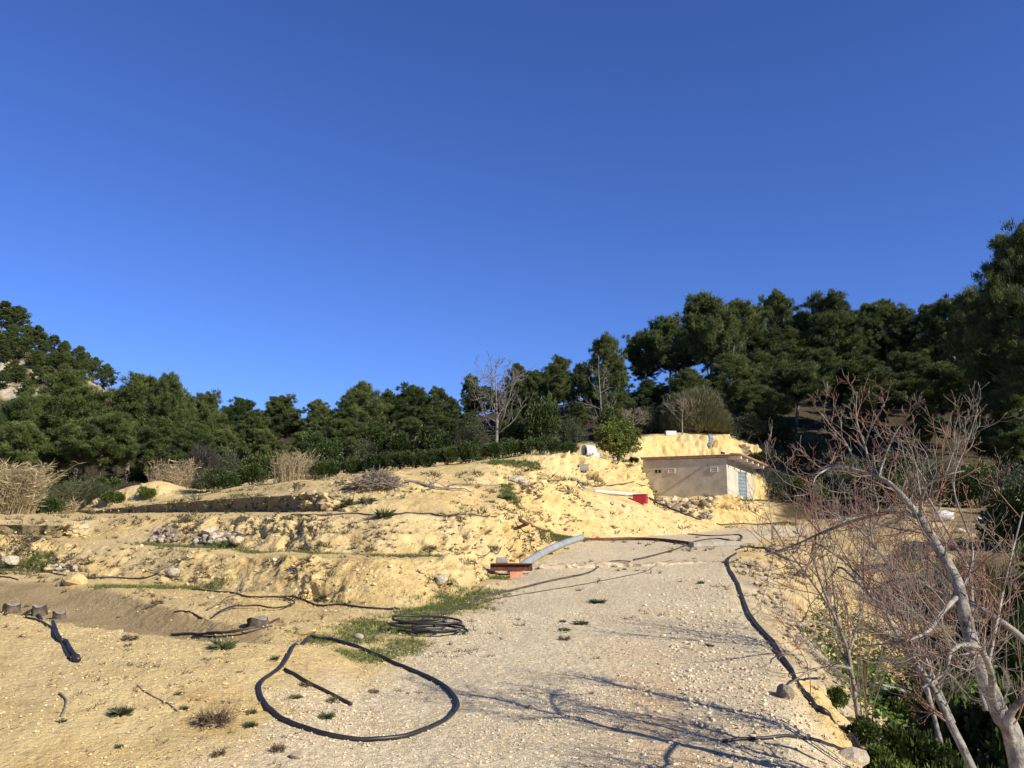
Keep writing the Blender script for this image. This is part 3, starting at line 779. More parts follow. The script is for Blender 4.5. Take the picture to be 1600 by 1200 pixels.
def branching(mb, start, d, L, r, level, g, up=.12, wander=.22, kids=(5, 4, 3), sides=(6, 5, 4, 3), ratio=.55, minr=.0016, zmin=-9):
    """recursive bare branch; every child leaves its parent's side"""
    n = 8 if level < 2 else 6
    p = np.array(start, float); d = unit(np.array(d, float))
    path = [p.copy()]; dirs = [d.copy()]
    for i in range(n):
        d = unit(d + g.normal(size=3) * wander + np.array([0, 0, up]))
        p = p + d * L / n
        path.append(p.copy()); dirs.append(d.copy())
    rr = np.linspace(r, max(r * .35, minr), n + 1)
    mb.tube(path, rr, sides[min(level, len(sides) - 1)], True)
    if level < len(kids):
        for k in range(kids[level]):
            f = g.uniform(.25, .98) * n
            i = min(int(f), n - 1)
            q = path[i] + (path[i + 1] - path[i]) * (f - i)
            side = unit(np.cross(dirs[i], g.normal(size=3)))
            branching(mb, q, dirs[i] * .75 + side * g.uniform(.5, 1.0), L * ratio * g.uniform(.6, 1.2), max(rr[i] * .6, minr), level + 1, g, up, wander, kids, sides, ratio, minr)

# ------------------------------------------------------------------ the shed
SAZ = math.radians(31)
sb = Vector((math.sin(SAZ), math.cos(SAZ), 0))       # depth
sa = Vector((-math.cos(SAZ), math.sin(SAZ), 0))      # along the front, to the left
zz = Vector((0, 0, 1))
C0 = pt(1137, 773.5, 44.0)
SL, SW = 4.72, 5.2
HF, HB = 1.96, 1.62                                   # wall height at the front and at the back
shed = empty('concrete_shed', C0)
tag(shed, 'low rendered farm shed with lean-to terracotta roof on the bank', 'shed')
def S(a, b, z): return sa * a + sb * b + zz * z
def sbox(name, a0, a1, b0, b1, z0, z1, mat, parent=shed, bevel=.008, zf=None):
    """box in shed axes; zf gives a sloping top along depth"""
    mb = MB()
    f = zf or (lambda b: z1)
    V = [S(a, b, z) for z, top in ((z0, 0), (z1, 1)) for b in (b0, b1) for a in (a0, a1)]
    V = [tuple(S(a, b, (f(b) if top else z0))) for top in (0, 1) for b in (b0, b1) for a in (a0, a1)]
    mb.add(V, [(0, 1, 3, 2), (4, 6, 7, 5), (0, 4, 5, 1), (2, 3, 7, 6), (0, 2, 6, 4), (1, 5, 7, 3)])
    return mb.build(name, mat, parent, False, bevel)
def roofz(b): return HF + (HB - HF) * b / SW
T_ = .16
sbox('wall', 0, SL, 0, T_, -.9, HF, M['plaster'], zf=lambda b: roofz(b))
# side wall with a door opening: butted pieces
d0, d1, dz0, dz1 = 2.05, 3.75, -.16, 1.32
sbox('wall', 0, T_, T_ + .002, d0, -1.0, 0, M['plaster'], zf=lambda b: roofz(b))
sbox('wall', 0, T_, d1, SW, -1.2, 0, M['plaster'], zf=lambda b: roofz(b))
sbox('lintel', 0.002, T_, d0 + .001, d1 - .001, dz1, 0, M['plaster'], zf=lambda b: roofz(b) - .001)
sbox('wall', SL - T_, SL, T_ + .002, SW, -.9, 0, M['plaster'], zf=lambda b: roofz(b))
sbox('wall', T_ + .002, SL - T_ - .002, SW - T_, SW - .002, -.9, 0, M['plaster'], zf=lambda b: roofz(b))
# roof slab, sloping with depth
def slab(name, a0, a1, b0, b1, zo, th, mat, parent=shed):
    mb = MB()
    V = [tuple(S(a, b, roofz(b) + zo + (th if top else 0))) for top in (0, 1) for b in (b0, b1) for a in (a0, a1)]
    mb.add(V, [(0, 1, 3, 2), (4, 6, 7, 5), (0, 4, 5, 1), (2, 3, 7, 6), (0, 2, 6, 4), (1, 5, 7, 3)])
    return mb.build(name, mat, parent, False, .01)
roof = slab('roof', -.80, SL + .12, -.075, SW + .35, .12, .045, M['terracotta'])
for k in range(26):                                   # the ends of the tiles along the side edge
    b = -.1 + k * (SW + .4) / 26
    mb = MB(); mb.tube([tuple(S(-.81, b + .1, roofz(b) + .165)), tuple(S(-.2, b + .1, roofz(b) + .165))], .05, 8)
    mb.build('tile', M['terracotta'], roof)
for k in range(5):
    b = .25 + k * 1.12
    sbox('joist', -.72, .0, b, b + .14, roofz(b) - .07, roofz(b) + .115, M['joist'])
slab('ceiling_board', 0.0, SL, T_, SW - T_, .01, .1, M['joist'])
slab('eave_board', .003, SL + .06, -.07, -.003, .02, .095, M['terracotta'])
door = sbox('door', .05, .09, d0 + .06, d1 - .06, dz0, dz1 - .06, M['bluedoor'])
for b0, b1 in ((d0, d0 + .06), (d1 - .06, d1)):
    sbox('door_frame', .02, .12, b0 + .001, b1 - .001, dz0 - .3, dz1 - .002, M['bluedoor'], door)
sbox('door_frame', .02, .12, d0 + .062, d1 - .062, dz1 - .06, dz1 - .003, M['bluedoor'], door)
for k in range(7):
    z = dz0 + .08 + k * .19
    sbox('slat', .022, .05, d0 + .08, d1 - .08, z, z + .10, M['bluedoor'], door)
sbox('door_step', -.35, -.004, d0 - .1, d1 + .2, -.62, -.2, M['concrete'])
# air vents of the front wall
def vent(a, z, w, h, open_):
    e = sbox('vent', a - w / 2, a + w / 2, -.012, .004, z - h / 2, z + h / 2, M['dark'] if open_ else M['plaster'], bevel=0)  # when open, a dark panel paints the shade of a hole
    t = .035
    if open_:
        sbox('mullion', a - .03, a + .03, -.02, -.013, z - h / 2, z + h / 2, M['concrete'], e, 0)
    else:
        for a0, a1, z0, z1 in ((a - w / 2 - t, a + w / 2 + t, z + h / 2, z + h / 2 + t), (a - w / 2 - t, a + w / 2 + t, z - h / 2 - t, z - h / 2), (a - w / 2 - t, a - w / 2, z - h / 2, z + h / 2), (a + w / 2, a + w / 2 + t, z - h / 2, z + h / 2)):
            sbox('frame', a0, a1, -.035, -.001, z0, z1, M['joist'], e, 0)
        sbox('slat', a - w / 2, a + w / 2, -.024, -.014, z - .02, z + .02, M['joist'], e, 0)
k_ = SL / 126.0
vent((1137 - 1035) * k_, 1.33, .34, .17, True)
vent((1137 - 1056) * k_, 1.34, .34, .19, False)
vent((1137 - 1119) * k_, 1.36, .34, .19, False)
sbox('spout', .08, .19, -.33, .10, HF + .19, HF + .29, M['dark'])

# rubble bank under the shed
def stone_mesh(seed, sub=2, sq=.75, jag=.28):
    import bmesh
    bm = bmesh.new()
    bmesh.ops.create_icosphere(bm, subdivisions=sub, radius=1)
    V = np.array([v.co[:] for v in bm.verts])
    Fc = np.array([[v.index for v in f.verts] for f in bm.faces])
    bm.free()
    g = np.random.default_rng(seed)
    for _ in range(7):                                # flat broken faces
        nrm = unit(g.normal(size=3)); d = g.uniform(.45, .8)
        over = np.maximum(V @ nrm - d, 0)
        V = V - over[:, None] * nrm
    V *= 1 + jag * perlin(V * 1.7 + seed * 3.1)[:, None]
    V *= np.array([1.1, .85, sq])
    return make_mesh('stone', V, [Fc], False)
STONES = [stone_mesh(s) for s in range(8)]
STONE_M = {}
def stone(loc, size, mat, parent=None, name='stone', sink=.3, flat=1.0):
    i = random.randrange(8)
    key = (i, mat.name)
    if key not in STONE_M:
        STONE_M[key] = STONES[i].copy(); STONE_M[key].materials.append(mat)
    o = link(name, STONE_M[key], None, parent)
    s = size
    o.scale = (s * random.uniform(.85, 1.2), s * random.uniform(.8, 1.1), s * random.uniform(.75, 1.0) * flat)
    o.rotation_euler = (random.uniform(-.3, .3), random.uniform(-.3, .3), random.uniform(0, 6.28))
    o.location = Vector(loc) + Vector((0, 0, s * .6 * flat - s * sink * flat))
    return o
def pile(name, label, pixs, smin, smax, mat, cat='rock pile', mat2=None):
    pts_ = [P(*q) for q in pixs]
    c = sum((Vector(q) for q in pts_), Vector()) / len(pts_)
    e = empty(name, c)
    for q in pts_:
        stone(q - c, random.uniform(smin, smax), mat2 if (mat2 and random.random() < .4) else mat, e)
    return tag(e, label, cat)
def spray(u0, u1, v0, v1, n, slopef=None):
    out = []
    while len(out) < n:
        u, v = random.uniform(u0, u1), random.uniform(v0, v1)
        if slopef is None or slopef(u, v): out.append((u, v))
    return out
pile('rubble_pile', 'loose rubble of broken limestone spilling down under the shed', spray(1022, 1112, 780, 812, 75, lambda u, v: v < 783 + (u - 1005) * .30), .08, .27, M['stone'], mat2=M['darkstone'])
pile('rock_pile', 'dark weathered stones stacked in the terrace face, left heap', spray(236, 282, 828, 848, 46), .05, .15, M['darkstone'], mat2=M['stone'])
pile('rock_pile', 'dark weathered stones with pale lumps at the right end of the heap', spray(306, 378, 834, 850, 54), .05, .15, M['darkstone'], mat2=M['stone'])
pile('rock_pile', 'row of pale broken stones at the foot of the left terrace', spray(70, 122, 884, 897, 34), .03, .10, M['stone'], mat2=M['yellowstone'])
pile('rock_pile', 'pale stones at the end of the dark left cut', spray(108, 134, 824, 838, 16), .06, .15, M['stone'], mat2=M['yellowstone'])
pile('rock_pile', 'stones and clods at the end of the dark wall', spray(462, 520, 772, 800, 50), .07, .2, M['yellowstone'], mat2=M['darkstone'])
pile('rock_pile', 'pale limestone lumps along the edge of the gravel track', spray(1150, 1260, 872, 1010, 70, lambda u, v: abs((u - 1166) - (v - 870) * .62) < 17), .025, .085, M['stone'], mat2=M['yellowstone'])

SINGLE = [((116, 912), .22, 'yellowstone', 'rounded ochre boulder on the rim of the dug trench'),
          ((97, 914), .12, 'darkstone', 'small brown stone beside the ochre boulder on the trench rim'),
          ((270, 899), .17, 'stone', 'upright white stone at the foot of the middle terrace'),
          ((258, 910), .13, 'yellowstone', 'low ochre stone in front of the upright white stone'),
          ((22, 880), .22, 'stone', 'white and grey stone above the green strip at left'),
          ((689, 912), .16, 'stone', 'bright white stone lying on the terrace near the rusty beam'),
          ((480, 990), .17, 'yellowstone', 'flat yellow stone at the top of the hose loop'),
          ((560, 998), .07, 'stone', 'small pale stone in the grass below the terrace'),
          ((805, 753), .30, 'stone', 'big white boulder on the upper terrace left of the mound'),
          ((816, 756), .22, 'stone', 'smaller white boulder touching the big one on the upper terrace'),
          ((329, 836), .24, 'stone', 'pale boulder standing over the dark stone heap'),
          ((376, 848), .22, 'stone', 'pale yellow boulder right of the dark stone heap'),
          ((936, 842), .11, 'stone', 'small white stone on the brown pipe below the mound'),
          ((955, 788), .17, 'stone', 'pale slab half buried in the side of the mound'),
          ((975, 792), .15, 'stone', 'pale stone in the side of the mound under the red box'),
          ((462, 1185), .05, 'stone', 'white pebble at the lower edge below the hose loop'),
          ((272, 936), .06, 'stone', 'small white stone behind the trench, left one'),
          ((330, 934), .06, 'stone', 'small white stone behind the trench, middle one'),
          ((368, 937), .06, 'yellowstone', 'small yellow stone behind the trench, right one'),
          ((1225, 1088), .10, 'darkstone', 'grey stone lying on the track against the edge pipe'),
          ((1330, 1128), .09, 'yellowstone', 'yellowish stone beside the edge pipe at lower right'),
          ((1340, 1190), .16, 'stone', 'flat pale stone at the bottom of the track edge')]
for px, s, m, lab in SINGLE:
    tag(stone(P(*px), s, M[m], None, 'rock', flat=.55 if 'flat' in lab or 'slab' in lab else .9), lab, 'rock')

# ------------------------------------------------------------------ hoses and pipes
def drape(pix, r, n=8, closed=False, lift=0.0, world_=None):
    P3 = [P(*q) for q in pix] if world_ is None else world_
    out = []
    for q in spline(P3, n, closed):
        out.append(Vector((q.x, q.y, max(gz(q.x, q.y), q.z - .05) + r + lift)))
    for _ in range(2):                                # a stiff pipe bridges small dips
        out = [out[0]] + [Vector((b.x, b.y, max(b.z, (a.z + b.z + c.z) / 3))) for a, b, c in zip(out, out[1:], out[2:])] + [out[-1]]
    return out
def stiff_path(path, deg=3):
    A = np.array([tuple(q) for q in path])
    s = np.linspace(0, 1, len(A))
    out = A.copy()
    for i in range(3):
        out[:, i] = np.polyval(np.polyfit(s, A[:, i], deg), s)
    out[:, 2] += max(0.0, np.percentile(A[:, 2] - out[:, 2], 70))
    return out
def hose(name, label, pix, r, mat='hose', cat='hose', n=8, closed=False, lift=0.0, sides=8, group=None, stiff=0):
    mb = MB()
    pth = drape(pix, r, n, closed, lift)
    mb.tube(stiff_path(pth, stiff) if stiff else pth, r, sides)
    o = mb.build(name, M[mat])
    return tag(o, label, cat, group)

hose('irrigation_hose', 'thick black hose laid in a wide open loop in the foreground',
     [(480, 1001), (446, 1035), (412, 1064), (405, 1082), (418, 1108), (455, 1133), (525, 1154), (590, 1158), (645, 1150), (692, 1130), (714, 1110), (711, 1092), (688, 1070), (645, 1050), (590, 1027), (540, 1007), (500, 1000)], .0165, closed=True, n=10)
hose('rod', 'straight dark rod lying inside the hose loop', [(445, 1048), (480, 1068), (515, 1086), (549, 1103)], .014, 'hose', 'rod')
coil_c = P(668, 990)
mb = MB()
g = np.random.default_rng(4)
pathc = []
for k in range(5 * 26):
    a = k / 26 * 2 * math.pi
    rr = .35 + .09 * math.sin(k * .13) + .06 * math.sin(a * 1 + k * .07)
    x, y = coil_c.x + rr * 1.0 * math.cos(a) + .09 * math.sin(k * .043), coil_c.y + rr * .62 * math.sin(a) + .05 * math.sin(k * .067)
    pathc.append((x, y, gz(x, y) + .018 + .03 * (k / 26) + .012 * math.sin(k * .4)))
mb.tube(pathc, .013, 7)
tag(mb.build('hose_coil', M['hose']), 'coiled black hose lying where the grass meets the gravel', 'hose')
hose('irrigation_hose', 'long black hose running from the coil up the left of the track', [(655, 975), (690, 958), (740, 943), (790, 926), (835, 915), (880, 905), (920, 896), (940, 884), (960, 878), (985, 879)], .017, 'dustyhose')
hose('cable', 'thin dusty cable beside the long hose on the gravel', [(690, 962), (740, 948), (800, 932), (860, 922), (920, 912), (985, 899), (1010, 893), (1025, 884), (1050, 876)], .007, 'dustyhose', 'cable')
hose('irrigation_pipe', 'black pipe running down the right edge of the gravel track',
     [(1150, 866), (1138, 876), (1140, 892), (1152, 912), (1160, 935), (1170, 960), (1188, 985), (1207, 1005), (1222, 1030), (1240, 1060), (1262, 1090), (1290, 1117), (1318, 1142), (1338, 1168), (1365, 1200), (1390, 1240)], .024, 'hose', 'pipe')
hose('irrigation_hose', 'short curved black hose on the gravel at lower right', [(1130, 1161), (1165, 1157), (1210, 1154), (1255, 1156), (1290, 1164), (1318, 1174)], .012)
hose('irrigation_hose', 'pair of black hoses hanging over the front bank at left', [(8, 962), (40, 961), (62, 966), (85, 982), (103, 1005), (112, 1022), (122, 1034)], .019)
tag(hose('irrigation_hose', 'thin black hose under the hanging pair at the front bank', [(40, 966), (64, 972), (86, 990), (100, 1012), (108, 1030)], .010), group=None)
cpl = P(121, 1034)
mb = MB(); mb.tube([cpl + Vector((-.05, .03, .05)), cpl + Vector((-.01, 0, .04)), cpl + Vector((.0, -.02, .04)), cpl + Vector((.035, -.05, .02))], [.022, .03, .028, .02], 8)
tag(mb.build('hose_coupling', M['hose']), 'black coupling at the end of the hanging hoses', 'coupling')
hose('irrigation_hose', 'black hose leaving the big stump along the trench', [(268, 993), (310, 993), (350, 990), (390, 983), (420, 975), (436, 968)], .014, 'dustyhose')
hose('irrigation_hose', 'lower hose beside the big stump on the trench rim', [(300, 996), (345, 996), (385, 991), (425, 980)], .009, 'hose')
hose('drip_line', 'black drip line along the foot of the middle terrace', [(60, 893), (85, 897), (130, 904), (175, 903), (215, 905), (250, 895)], .014, 'hose', 'drip line')
hose('drip_line', 'black drip line crossing towards the grass strip', [(300, 922), (340, 926), (380, 932), (420, 934), (455, 933), (480, 941), (500, 947), (535, 946), (575, 951), (625, 953)], .013, 'hose', 'drip line')
hose('irrigation_hose', 'arched hose above the stump behind the trench', [(333, 968), (350, 957), (372, 951), (400, 951), (430, 955), (460, 946), (440, 938), (400, 937)], .011, 'hose', lift=.03)
hose('irrigation_hose', 'short hose bent over the trench rim', [(272, 957), (290, 957), (305, 962), (318, 968)], .010, 'hose')
hose('irrigation_hose', 'thin black hose at the far left trench rim', [(-10, 901), (12, 903), (28, 907)], .012, 'hose')
hose('drip_line', 'drip line along the lip of the second terrace', [(430, 806), (470, 806), (520, 805), (560, 803), (620, 805), (670, 803), (690, 807), (740, 805), (790, 806)], .016, 'hose', 'drip line')
hose('drip_line', 'dark line down the rounded end of the second terrace', [(788, 808), (805, 822), (830, 835), (850, 842)], .014, 'dustyhose', 'drip line')
hose('drip_line', 'taut dark line across the terrace end above the rusty beam', [(742, 866), (770, 865), (800, 865), (830, 862), (850, 858)], .008, 'hose', 'drip line')
hose('water_pipe', 'smooth grey plastic pipe lying beside the track', [(815, 891), (835, 877), (860, 864), (885, 853), (906, 846)], .085, 'pvc', 'pipe', sides=14, stiff=2)
hose('iron_pipe', 'brown rusty pipe lying across the head of the track', [(818, 817), (840, 829), (870, 838), (905, 845), (935, 846), (975, 843), (1020, 846), (1080, 851)], .045, 'rust', 'pipe', stiff=4)
hose('white_pipe', 'straight white pipe resting on the mound by the red box', [(927, 770), (960, 772), (990, 774), (1006, 777)], .05, 'whitepipe', 'pipe', n=3, stiff=1)
hose('irrigation_hose', 'black hose running down from the red box to the track', [(1014, 779), (1035, 790), (1055, 799), (1078, 807), (1096, 812)], .045, 'hose')
hose('irrigation_hose', 'dusty hose in open loops at the head of the track', [(1075, 835), (1110, 838), (1150, 836), (1160, 840), (1150, 846), (1120, 842), (1090, 846), (1060, 858), (1025, 868), (990, 876)], .02, 'dustyhose')
hose('irrigation_hose', 'brown hose at the foot of the shed bank', [(1120, 819), (1150, 820), (1188, 820), (1230, 818)], .03, 'dustyhose')
hose('cable', 'dark rope line on the terrace behind the mound', [(850, 750), (880, 753), (910, 759), (950, 760), (1008, 759)], .02, 'dustyhose', 'cable')
hose('irrigation_hose', 'dark hose crossing the sandy shoulder under the bare tree', [(1150, 860), (1165, 855), (1195, 858), (1225, 862), (1250, 858)], .02, 'hose')
hose('stick', 'small curved dry stick above the green weed on the front bank', [(93, 1085), (103, 1095), (101, 1110), (96, 1120)], .008, 'twig', 'stick')
hose('stick', 'thin dry stick lying on the front bank', [(215, 1072), (235, 1086), (255, 1097), (278, 1112)], .005, 'twig', 'stick')

# beams, slabs, blocks
def beam(name, label, p0, p1, w, h, mat, cat, lift=0.0, bevel=.01):
    a, b = Vector(p0), Vector(p1)
    d = (b - a); L = d.length; d.normalize()
    s = d.cross(Vector((0, 0, 1))).normalized(); n = s.cross(d)
    mb = MB()
    mb.box((0, 0, 0), d * L / 2, s * w / 2, n * h / 2)
    o = mb.build(name, M[mat], None, False, bevel)
    o.location = (a + b) / 2 + n * (h / 2 + lift)
    return tag(o, label, cat)
def rough_beam(name, label, p0, p1, w, h, mat, cat, jit=.018):
    a, b = Vector(p0), Vector(p1)
    d = (b - a); L = d.length; d.normalize()
    s = d.cross(Vector((0, 0, 1))).normalized(); n = s.cross(d)
    g = np.random.default_rng(int(L * 1000))
    nx, ring = 18, []
    prof = [(-.5, 0), (-.5, .8), (-.4, 1), (.4, 1), (.5, .8), (.5, 0)]
    mb = MB(); V = []
    for i in range(nx + 1):
        for (x, z) in prof:
            j = g.normal(size=3) * jit
            V.append(tuple(d * (L * (i / nx - .5) + j[0] * 2) + s * (w * x + j[1]) + n * (h * z + j[2])))
    k = len(prof)
    q = [(i * k + j, i * k + (j + 1) % k, (i + 1) * k + (j + 1) % k, (i + 1) * k + j) for i in range(nx) for j in range(k)]
    q += [(0, 1, 4, 5), (1, 2, 3, 4), (nx * k + 5, nx * k + 4, nx * k + 1, nx * k), (nx * k + 4, nx * k + 3, nx * k + 2, nx * k + 1)]
    mb.add(V, q)
    o = mb.build(name, M[mat], None, False)
    o.location = (a + b) / 2
    return tag(o, label, cat)
def ibeam(label, p0, p1):
    a, b = Vector(p0), Vector(p1)
    e = empty('steel_beam', (a + b) / 2); d = (b - a); L = d.length; d.normalize()
    s = d.cross(zz).normalized(); n = s.cross(d)
    for nm, c, w, h in (('flange', .01, .12, .016), ('flange', .13, .12, .016), ('web', .07, .012, .104)):
        mb = MB(); mb.box(n * c, d * L / 2, s * w / 2, n * h / 2)
        mb.build(nm, M['rust'], e, False)
    return tag(e, label, 'beam')
ib0, ib1 = P(766, 897), P(832, 897)
ib1.z = ib0.z = max(ib0.z, ib1.z) + .06
ibeam('rusty steel beam lying at the foot of the grey pipe', ib0, ib1)
q = P(806, 902)
beam('brick', 'orange brick propping the rusty beam beside the track', q + Vector((-.12, 0, -.02)), q + Vector((.12, .02, -.02)), .12, .12, 'brick', 'brick')
q = ib0 + Vector((.22, .1, .14))
beam('concrete_block', 'small pale concrete block on the rusty beam', q + Vector((-.11, 0, 0)), q + Vector((.11, 0, 0)), .2, .10, 'concrete', 'block')
q0, q1 = P(842, 889), P(984, 884)
rough_beam('kerb_slab', 'long sandy concrete kerb lying across the left of the track', q0 + Vector((0, 0, -.08)), q1 + Vector((0, 0, -.08)), .24, .15, 'paleconcrete', 'slab')
q0, q1 = P(987, 884), P(1100, 879)
rough_beam('kerb_slab', 'low sunken pale kerb continuing across the track', q0 + Vector((0, 0, -.06)), q1 + Vector((0, 0, -.06)), .3, .09, 'paleconcrete', 'slab')
q0, q1 = P(1080, 855), P(1148, 852)
beam('concrete_post', 'grey concrete post lying at the end of the rusty pipe', q0, q1, .2, .13, 'concrete', 'post')
# red box
q = P(1000, 787)
e = empty('red_crate', q + Vector((.05, .2, 0)), -.35); e.scale = (.85, .85, .85)
mb = MB(); mb.box((0, 0, .22), (.33, 0, 0), (0, .24, 0), (0, 0, .22)); mb.build('body', M['red'], e, False, .02)
mb = MB(); mb.box((0, 0, .455), (.35, 0, 0), (0, .26, 0), (0, 0, .013)); mb.build('lid', M['red'], e, False, .008)
for s_ in (-1, 1):
    mb = MB(); mb.box((s_ * .345, 0, .30), (.012, 0, 0), (0, .09, 0), (0, 0, .03)); mb.build('handle', M['dark'], e, False)
tag(e, 'faded red plastic box at the corner of the shed', 'box')
# white drum lying on the upper terrace
q = PD(921, 703, 38.6)
e = empty('white_drum', q, math.radians(-155)); e.scale = (.85, .85, .85)
ax = np.array([1, 0, 0.0]); c = np.array([0, 0, .34])
mb = MB()
ang = np.linspace(0, 2 * math.pi, 21)[:-1]
def ring(x, r): return np.stack([np.full(20, x), r * np.cos(ang), .34 + r * np.sin(ang)], 1)
prof = [(-.34, .02), (-.34, .20), (-.26, .30), (.28, .33), (.33, .33), (.33, .27), (.28, .26), (-.2, .22), (-.22, .02)]
V = np.concatenate([ring(*q_) for q_ in prof])
i_ = np.arange(len(prof) - 1)[:, None] * 20; j_ = np.arange(20)[None]; k2 = (j_ + 1) % 20
mb.add(V, np.stack([i_ + j_, i_ + k2, i_ + 20 + k2, i_ + 20 + j_], -1).reshape(-1, 4))
mb.build('shell', M['whiteplastic'], e)
mb = MB(); mb.tube([(.12, 0, .34), (.13, 0, .34)], .245, 20); mb.build('inside', M['dark'], e)  # dark disc paints the shade inside the drum
for x in (-.2, .22):
    mb = MB(); mb.box((x, 0, .05), (.03, 0, 0), (0, .26, 0), (0, 0, .06)); mb.build('cradle', M['concrete'], e, False)
tag(e, 'white drum lying on its side with a dark open end', 'drum')
q = PD(931, 704, 38.2)
beam('concrete_block', 'small white block beside the lying drum', q + Vector((-.14, 0, 0)), q + Vector((.14, .05, 0)), .2, .26, 'whiteplastic', 'block')
q = P(912, 735)
beam('concrete_block', 'grey concrete block on the terrace below the drum', q + Vector((-.22, 0, -.02)), q + Vector((.22, 0, -.02)), .25, .3, 'concrete', 'block')
q = PD(1048, 676, 55)
beam('concrete_block', 'long white block on the top terrace above the shed', q + Vector((-.35, 0, 0)), q + Vector((.35, .1, 0)), .3, .3, 'whiteplastic', 'block')
q = P(1106, 699)
e = empty('blue_barrel', q, .4)
mb = MB(); mb.tube([(0, 0, 0), (.02, 0, .08), (.10, .0, .40), (.19, 0, .74), (.21, 0, .82)], [.2, .25, .27, .25, .2], 14); mb.build('body', M['blue'], e)
for t in (.3, .7):
    mb = MB(); mb.tube([(.2 * t, 0, .8 * t), (.2 * t + .01, 0, .8 * t + .04)], .278, 14); mb.build('band', M['blue'], e)
mb = MB(); mb.tube([(.2, 0, .82), (.22, 0, .9)], [.1, .08], 10); mb.build('cap', M['red'], e)
tag(e, 'tilted blue grey barrel with red cap on the bank behind the shed', 'barrel')

# sawn stumps on the trench rim
def stump(u, v, w, h, label):
    q = P(u, v); D = q.y
    e = empty('tree_stump', q + Vector((0, .1, 0)), random.uniform(0, 6))
    R, H = w * .5 * D / F, h * D / F
    g = np.random.default_rng(int(u))
    n, m = 26, 6
    an = np.arange(n) / n * 2 * math.pi
    rings = []
    for k in range(m):
        f = k / (m - 1)
        rr = R * (1.28 - .34 * f ** .6) * (1 + .12 * np.cos(an * 5 + g.uniform(0, 6)) * (1 - .5 * f) + .05 * np.cos(an * 11))
        rings.append(np.stack([rr * np.cos(an), rr * np.sin(an), np.full(n, -.12 + (H + .12) * f) + .02 * np.cos(an * 2) * f], 1))
    mb = MB()
    i0 = np.arange(m - 1)[:, None] * n; j0 = np.arange(n)[None]; k0 = (j0 + 1) % n
    mb.add(np.concatenate(rings), np.stack([i0 + j0, i0 + k0, i0 + n + k0, i0 + n + j0], -1).reshape(-1, 4))
    mb.build('bark', M['stumpbark'], e)
    mb = MB(); top = rings[-1] * np.array([.97, .97, 1]) + np.array([0, 0, .004])
    mb.add(np.concatenate([top, top.mean(0, keepdims=True) + np.array([[0, 0, .01]])]), None, [(a, (a + 1) % n, n) for a in range(n)])
    mb.build('cut_face', M['stumpend'], e)
    return tag(e, label, 'stump')
stump(12, 958, 24, 12, 'low grey sawn stump at the left edge of the picture')
stump(55, 963, 20, 14, 'sawn stump with the hanging hoses on the trench rim')
stump(86, 968, 18, 9, 'low stump right of the hoses on the trench rim')
stump(398, 982, 32, 13, 'wide sawn stump at the right end of the trench')

# ------------------------------------------------------------------ the wood
SKY = [(30, 612, 66, 105), (85, 596, 74, 90), (135, 573, 68, 110), (208, 578, 70, 100), (272, 573, 62, 95), (325, 606, 66, 62), (368, 618, 72, 62), (402, 636, 66, 52),
       (440, 614, 74, 80), (500, 620, 72, 52), (560, 590, 60, 90), (603, 606, 68, 44), (650, 597, 64, 84), (697, 604, 72, 50), (738, 582, 88, 36), (758, 602, 74, 66), (810, 566, 74, 50),
       (836, 574, 70, 52), (866, 552, 76, 55), (906, 562, 70, 42), (942, 516, 66, 72), (1005, 510, 80, 62), (1045, 490, 86, 72), (1105, 450, 74, 100), (1158, 462, 82, 84),
       (1208, 450, 92, 56), (1250, 480, 88, 84), (1300, 446, 84, 104), (1350, 474, 90, 70), (1382, 466, 88, 84), (1432, 474, 86, 72), (1482, 458, 78, 92), (1530, 440, 70, 90)]
FRONT = [(-60, 640, 62, 130), (60, 655, 58, 120), (165, 640, 58, 130), (245, 648, 60, 100), (300, 655, 56, 95), (365, 668, 58, 80), (425, 668, 56, 90), (480, 672, 58, 70), (535, 650, 54, 85), (590, 660, 55, 80),
         (640, 655, 55, 80), (690, 650, 57, 90), (735, 660, 58, 70), (800, 640, 60, 70), (850, 640, 55, 64), (900, 630, 60, 70), (960, 610, 60, 90), (1015, 590, 64, 100), (1075, 570, 62, 110),
         (1135, 548, 66, 110), (1195, 545, 70, 100), (1240, 560, 64, 110), (1300, 540, 68, 120), (1360, 550, 66, 110), (1420, 545, 70, 120), (1480, 560, 62, 120), (1190, 600, 60, 90), (1340, 610, 60, 110), (1440, 620, 58, 110)]
NEARP = [(1590, 336, 50, 230, 7), (1650, 420, 47, 200, 7), (1545, 545, 52, 120, 0), (1600, 590, 46, 150, 2), (1560, 420, 56, 120, 1)]
ZONES = [(-999, 160, 'behind the dry grass at the left'), (160, 380, 'behind the left reed clump'), (380, 540, 'behind the right reed clump'), (540, 720, 'behind the brush pile'),
         (720, 885, 'round the dead grey pine'), (885, 1025, 'behind the round citrus tree'), (1025, 1225, 'above the shed'), (1225, 1450, 'behind the pale bare tree'), (1450, 2999, 'next to the tall right pine')]
BACK = []
_su = sorted(SKY)
for k in range(36):
    u = -90 + k * 46 + random.uniform(-10, 10)
    vs = np.interp(u, [q[0] for q in _su], [q[1] for q in _su])
    BACK.append((u, vs + random.uniform(28, 60), random.uniform(80, 93), random.uniform(70, 95)))
ORD = ['first', 'second', 'third', 'fourth', 'fifth', 'sixth', 'seventh', 'eighth', 'ninth']
ORD2 = ORD + ['tenth', 'eleventh', 'twelfth', 'thirteenth', 'fourteenth', 'fifteenth', 'sixteenth', 'seventeenth', 'eighteenth', 'nineteenth', 'twentieth', 'twenty-first', 'twenty-second', 'twenty-third', 'twenty-fourth', 'twenty-fifth', 'twenty-sixth', 'twenty-seventh']
cnt = {}
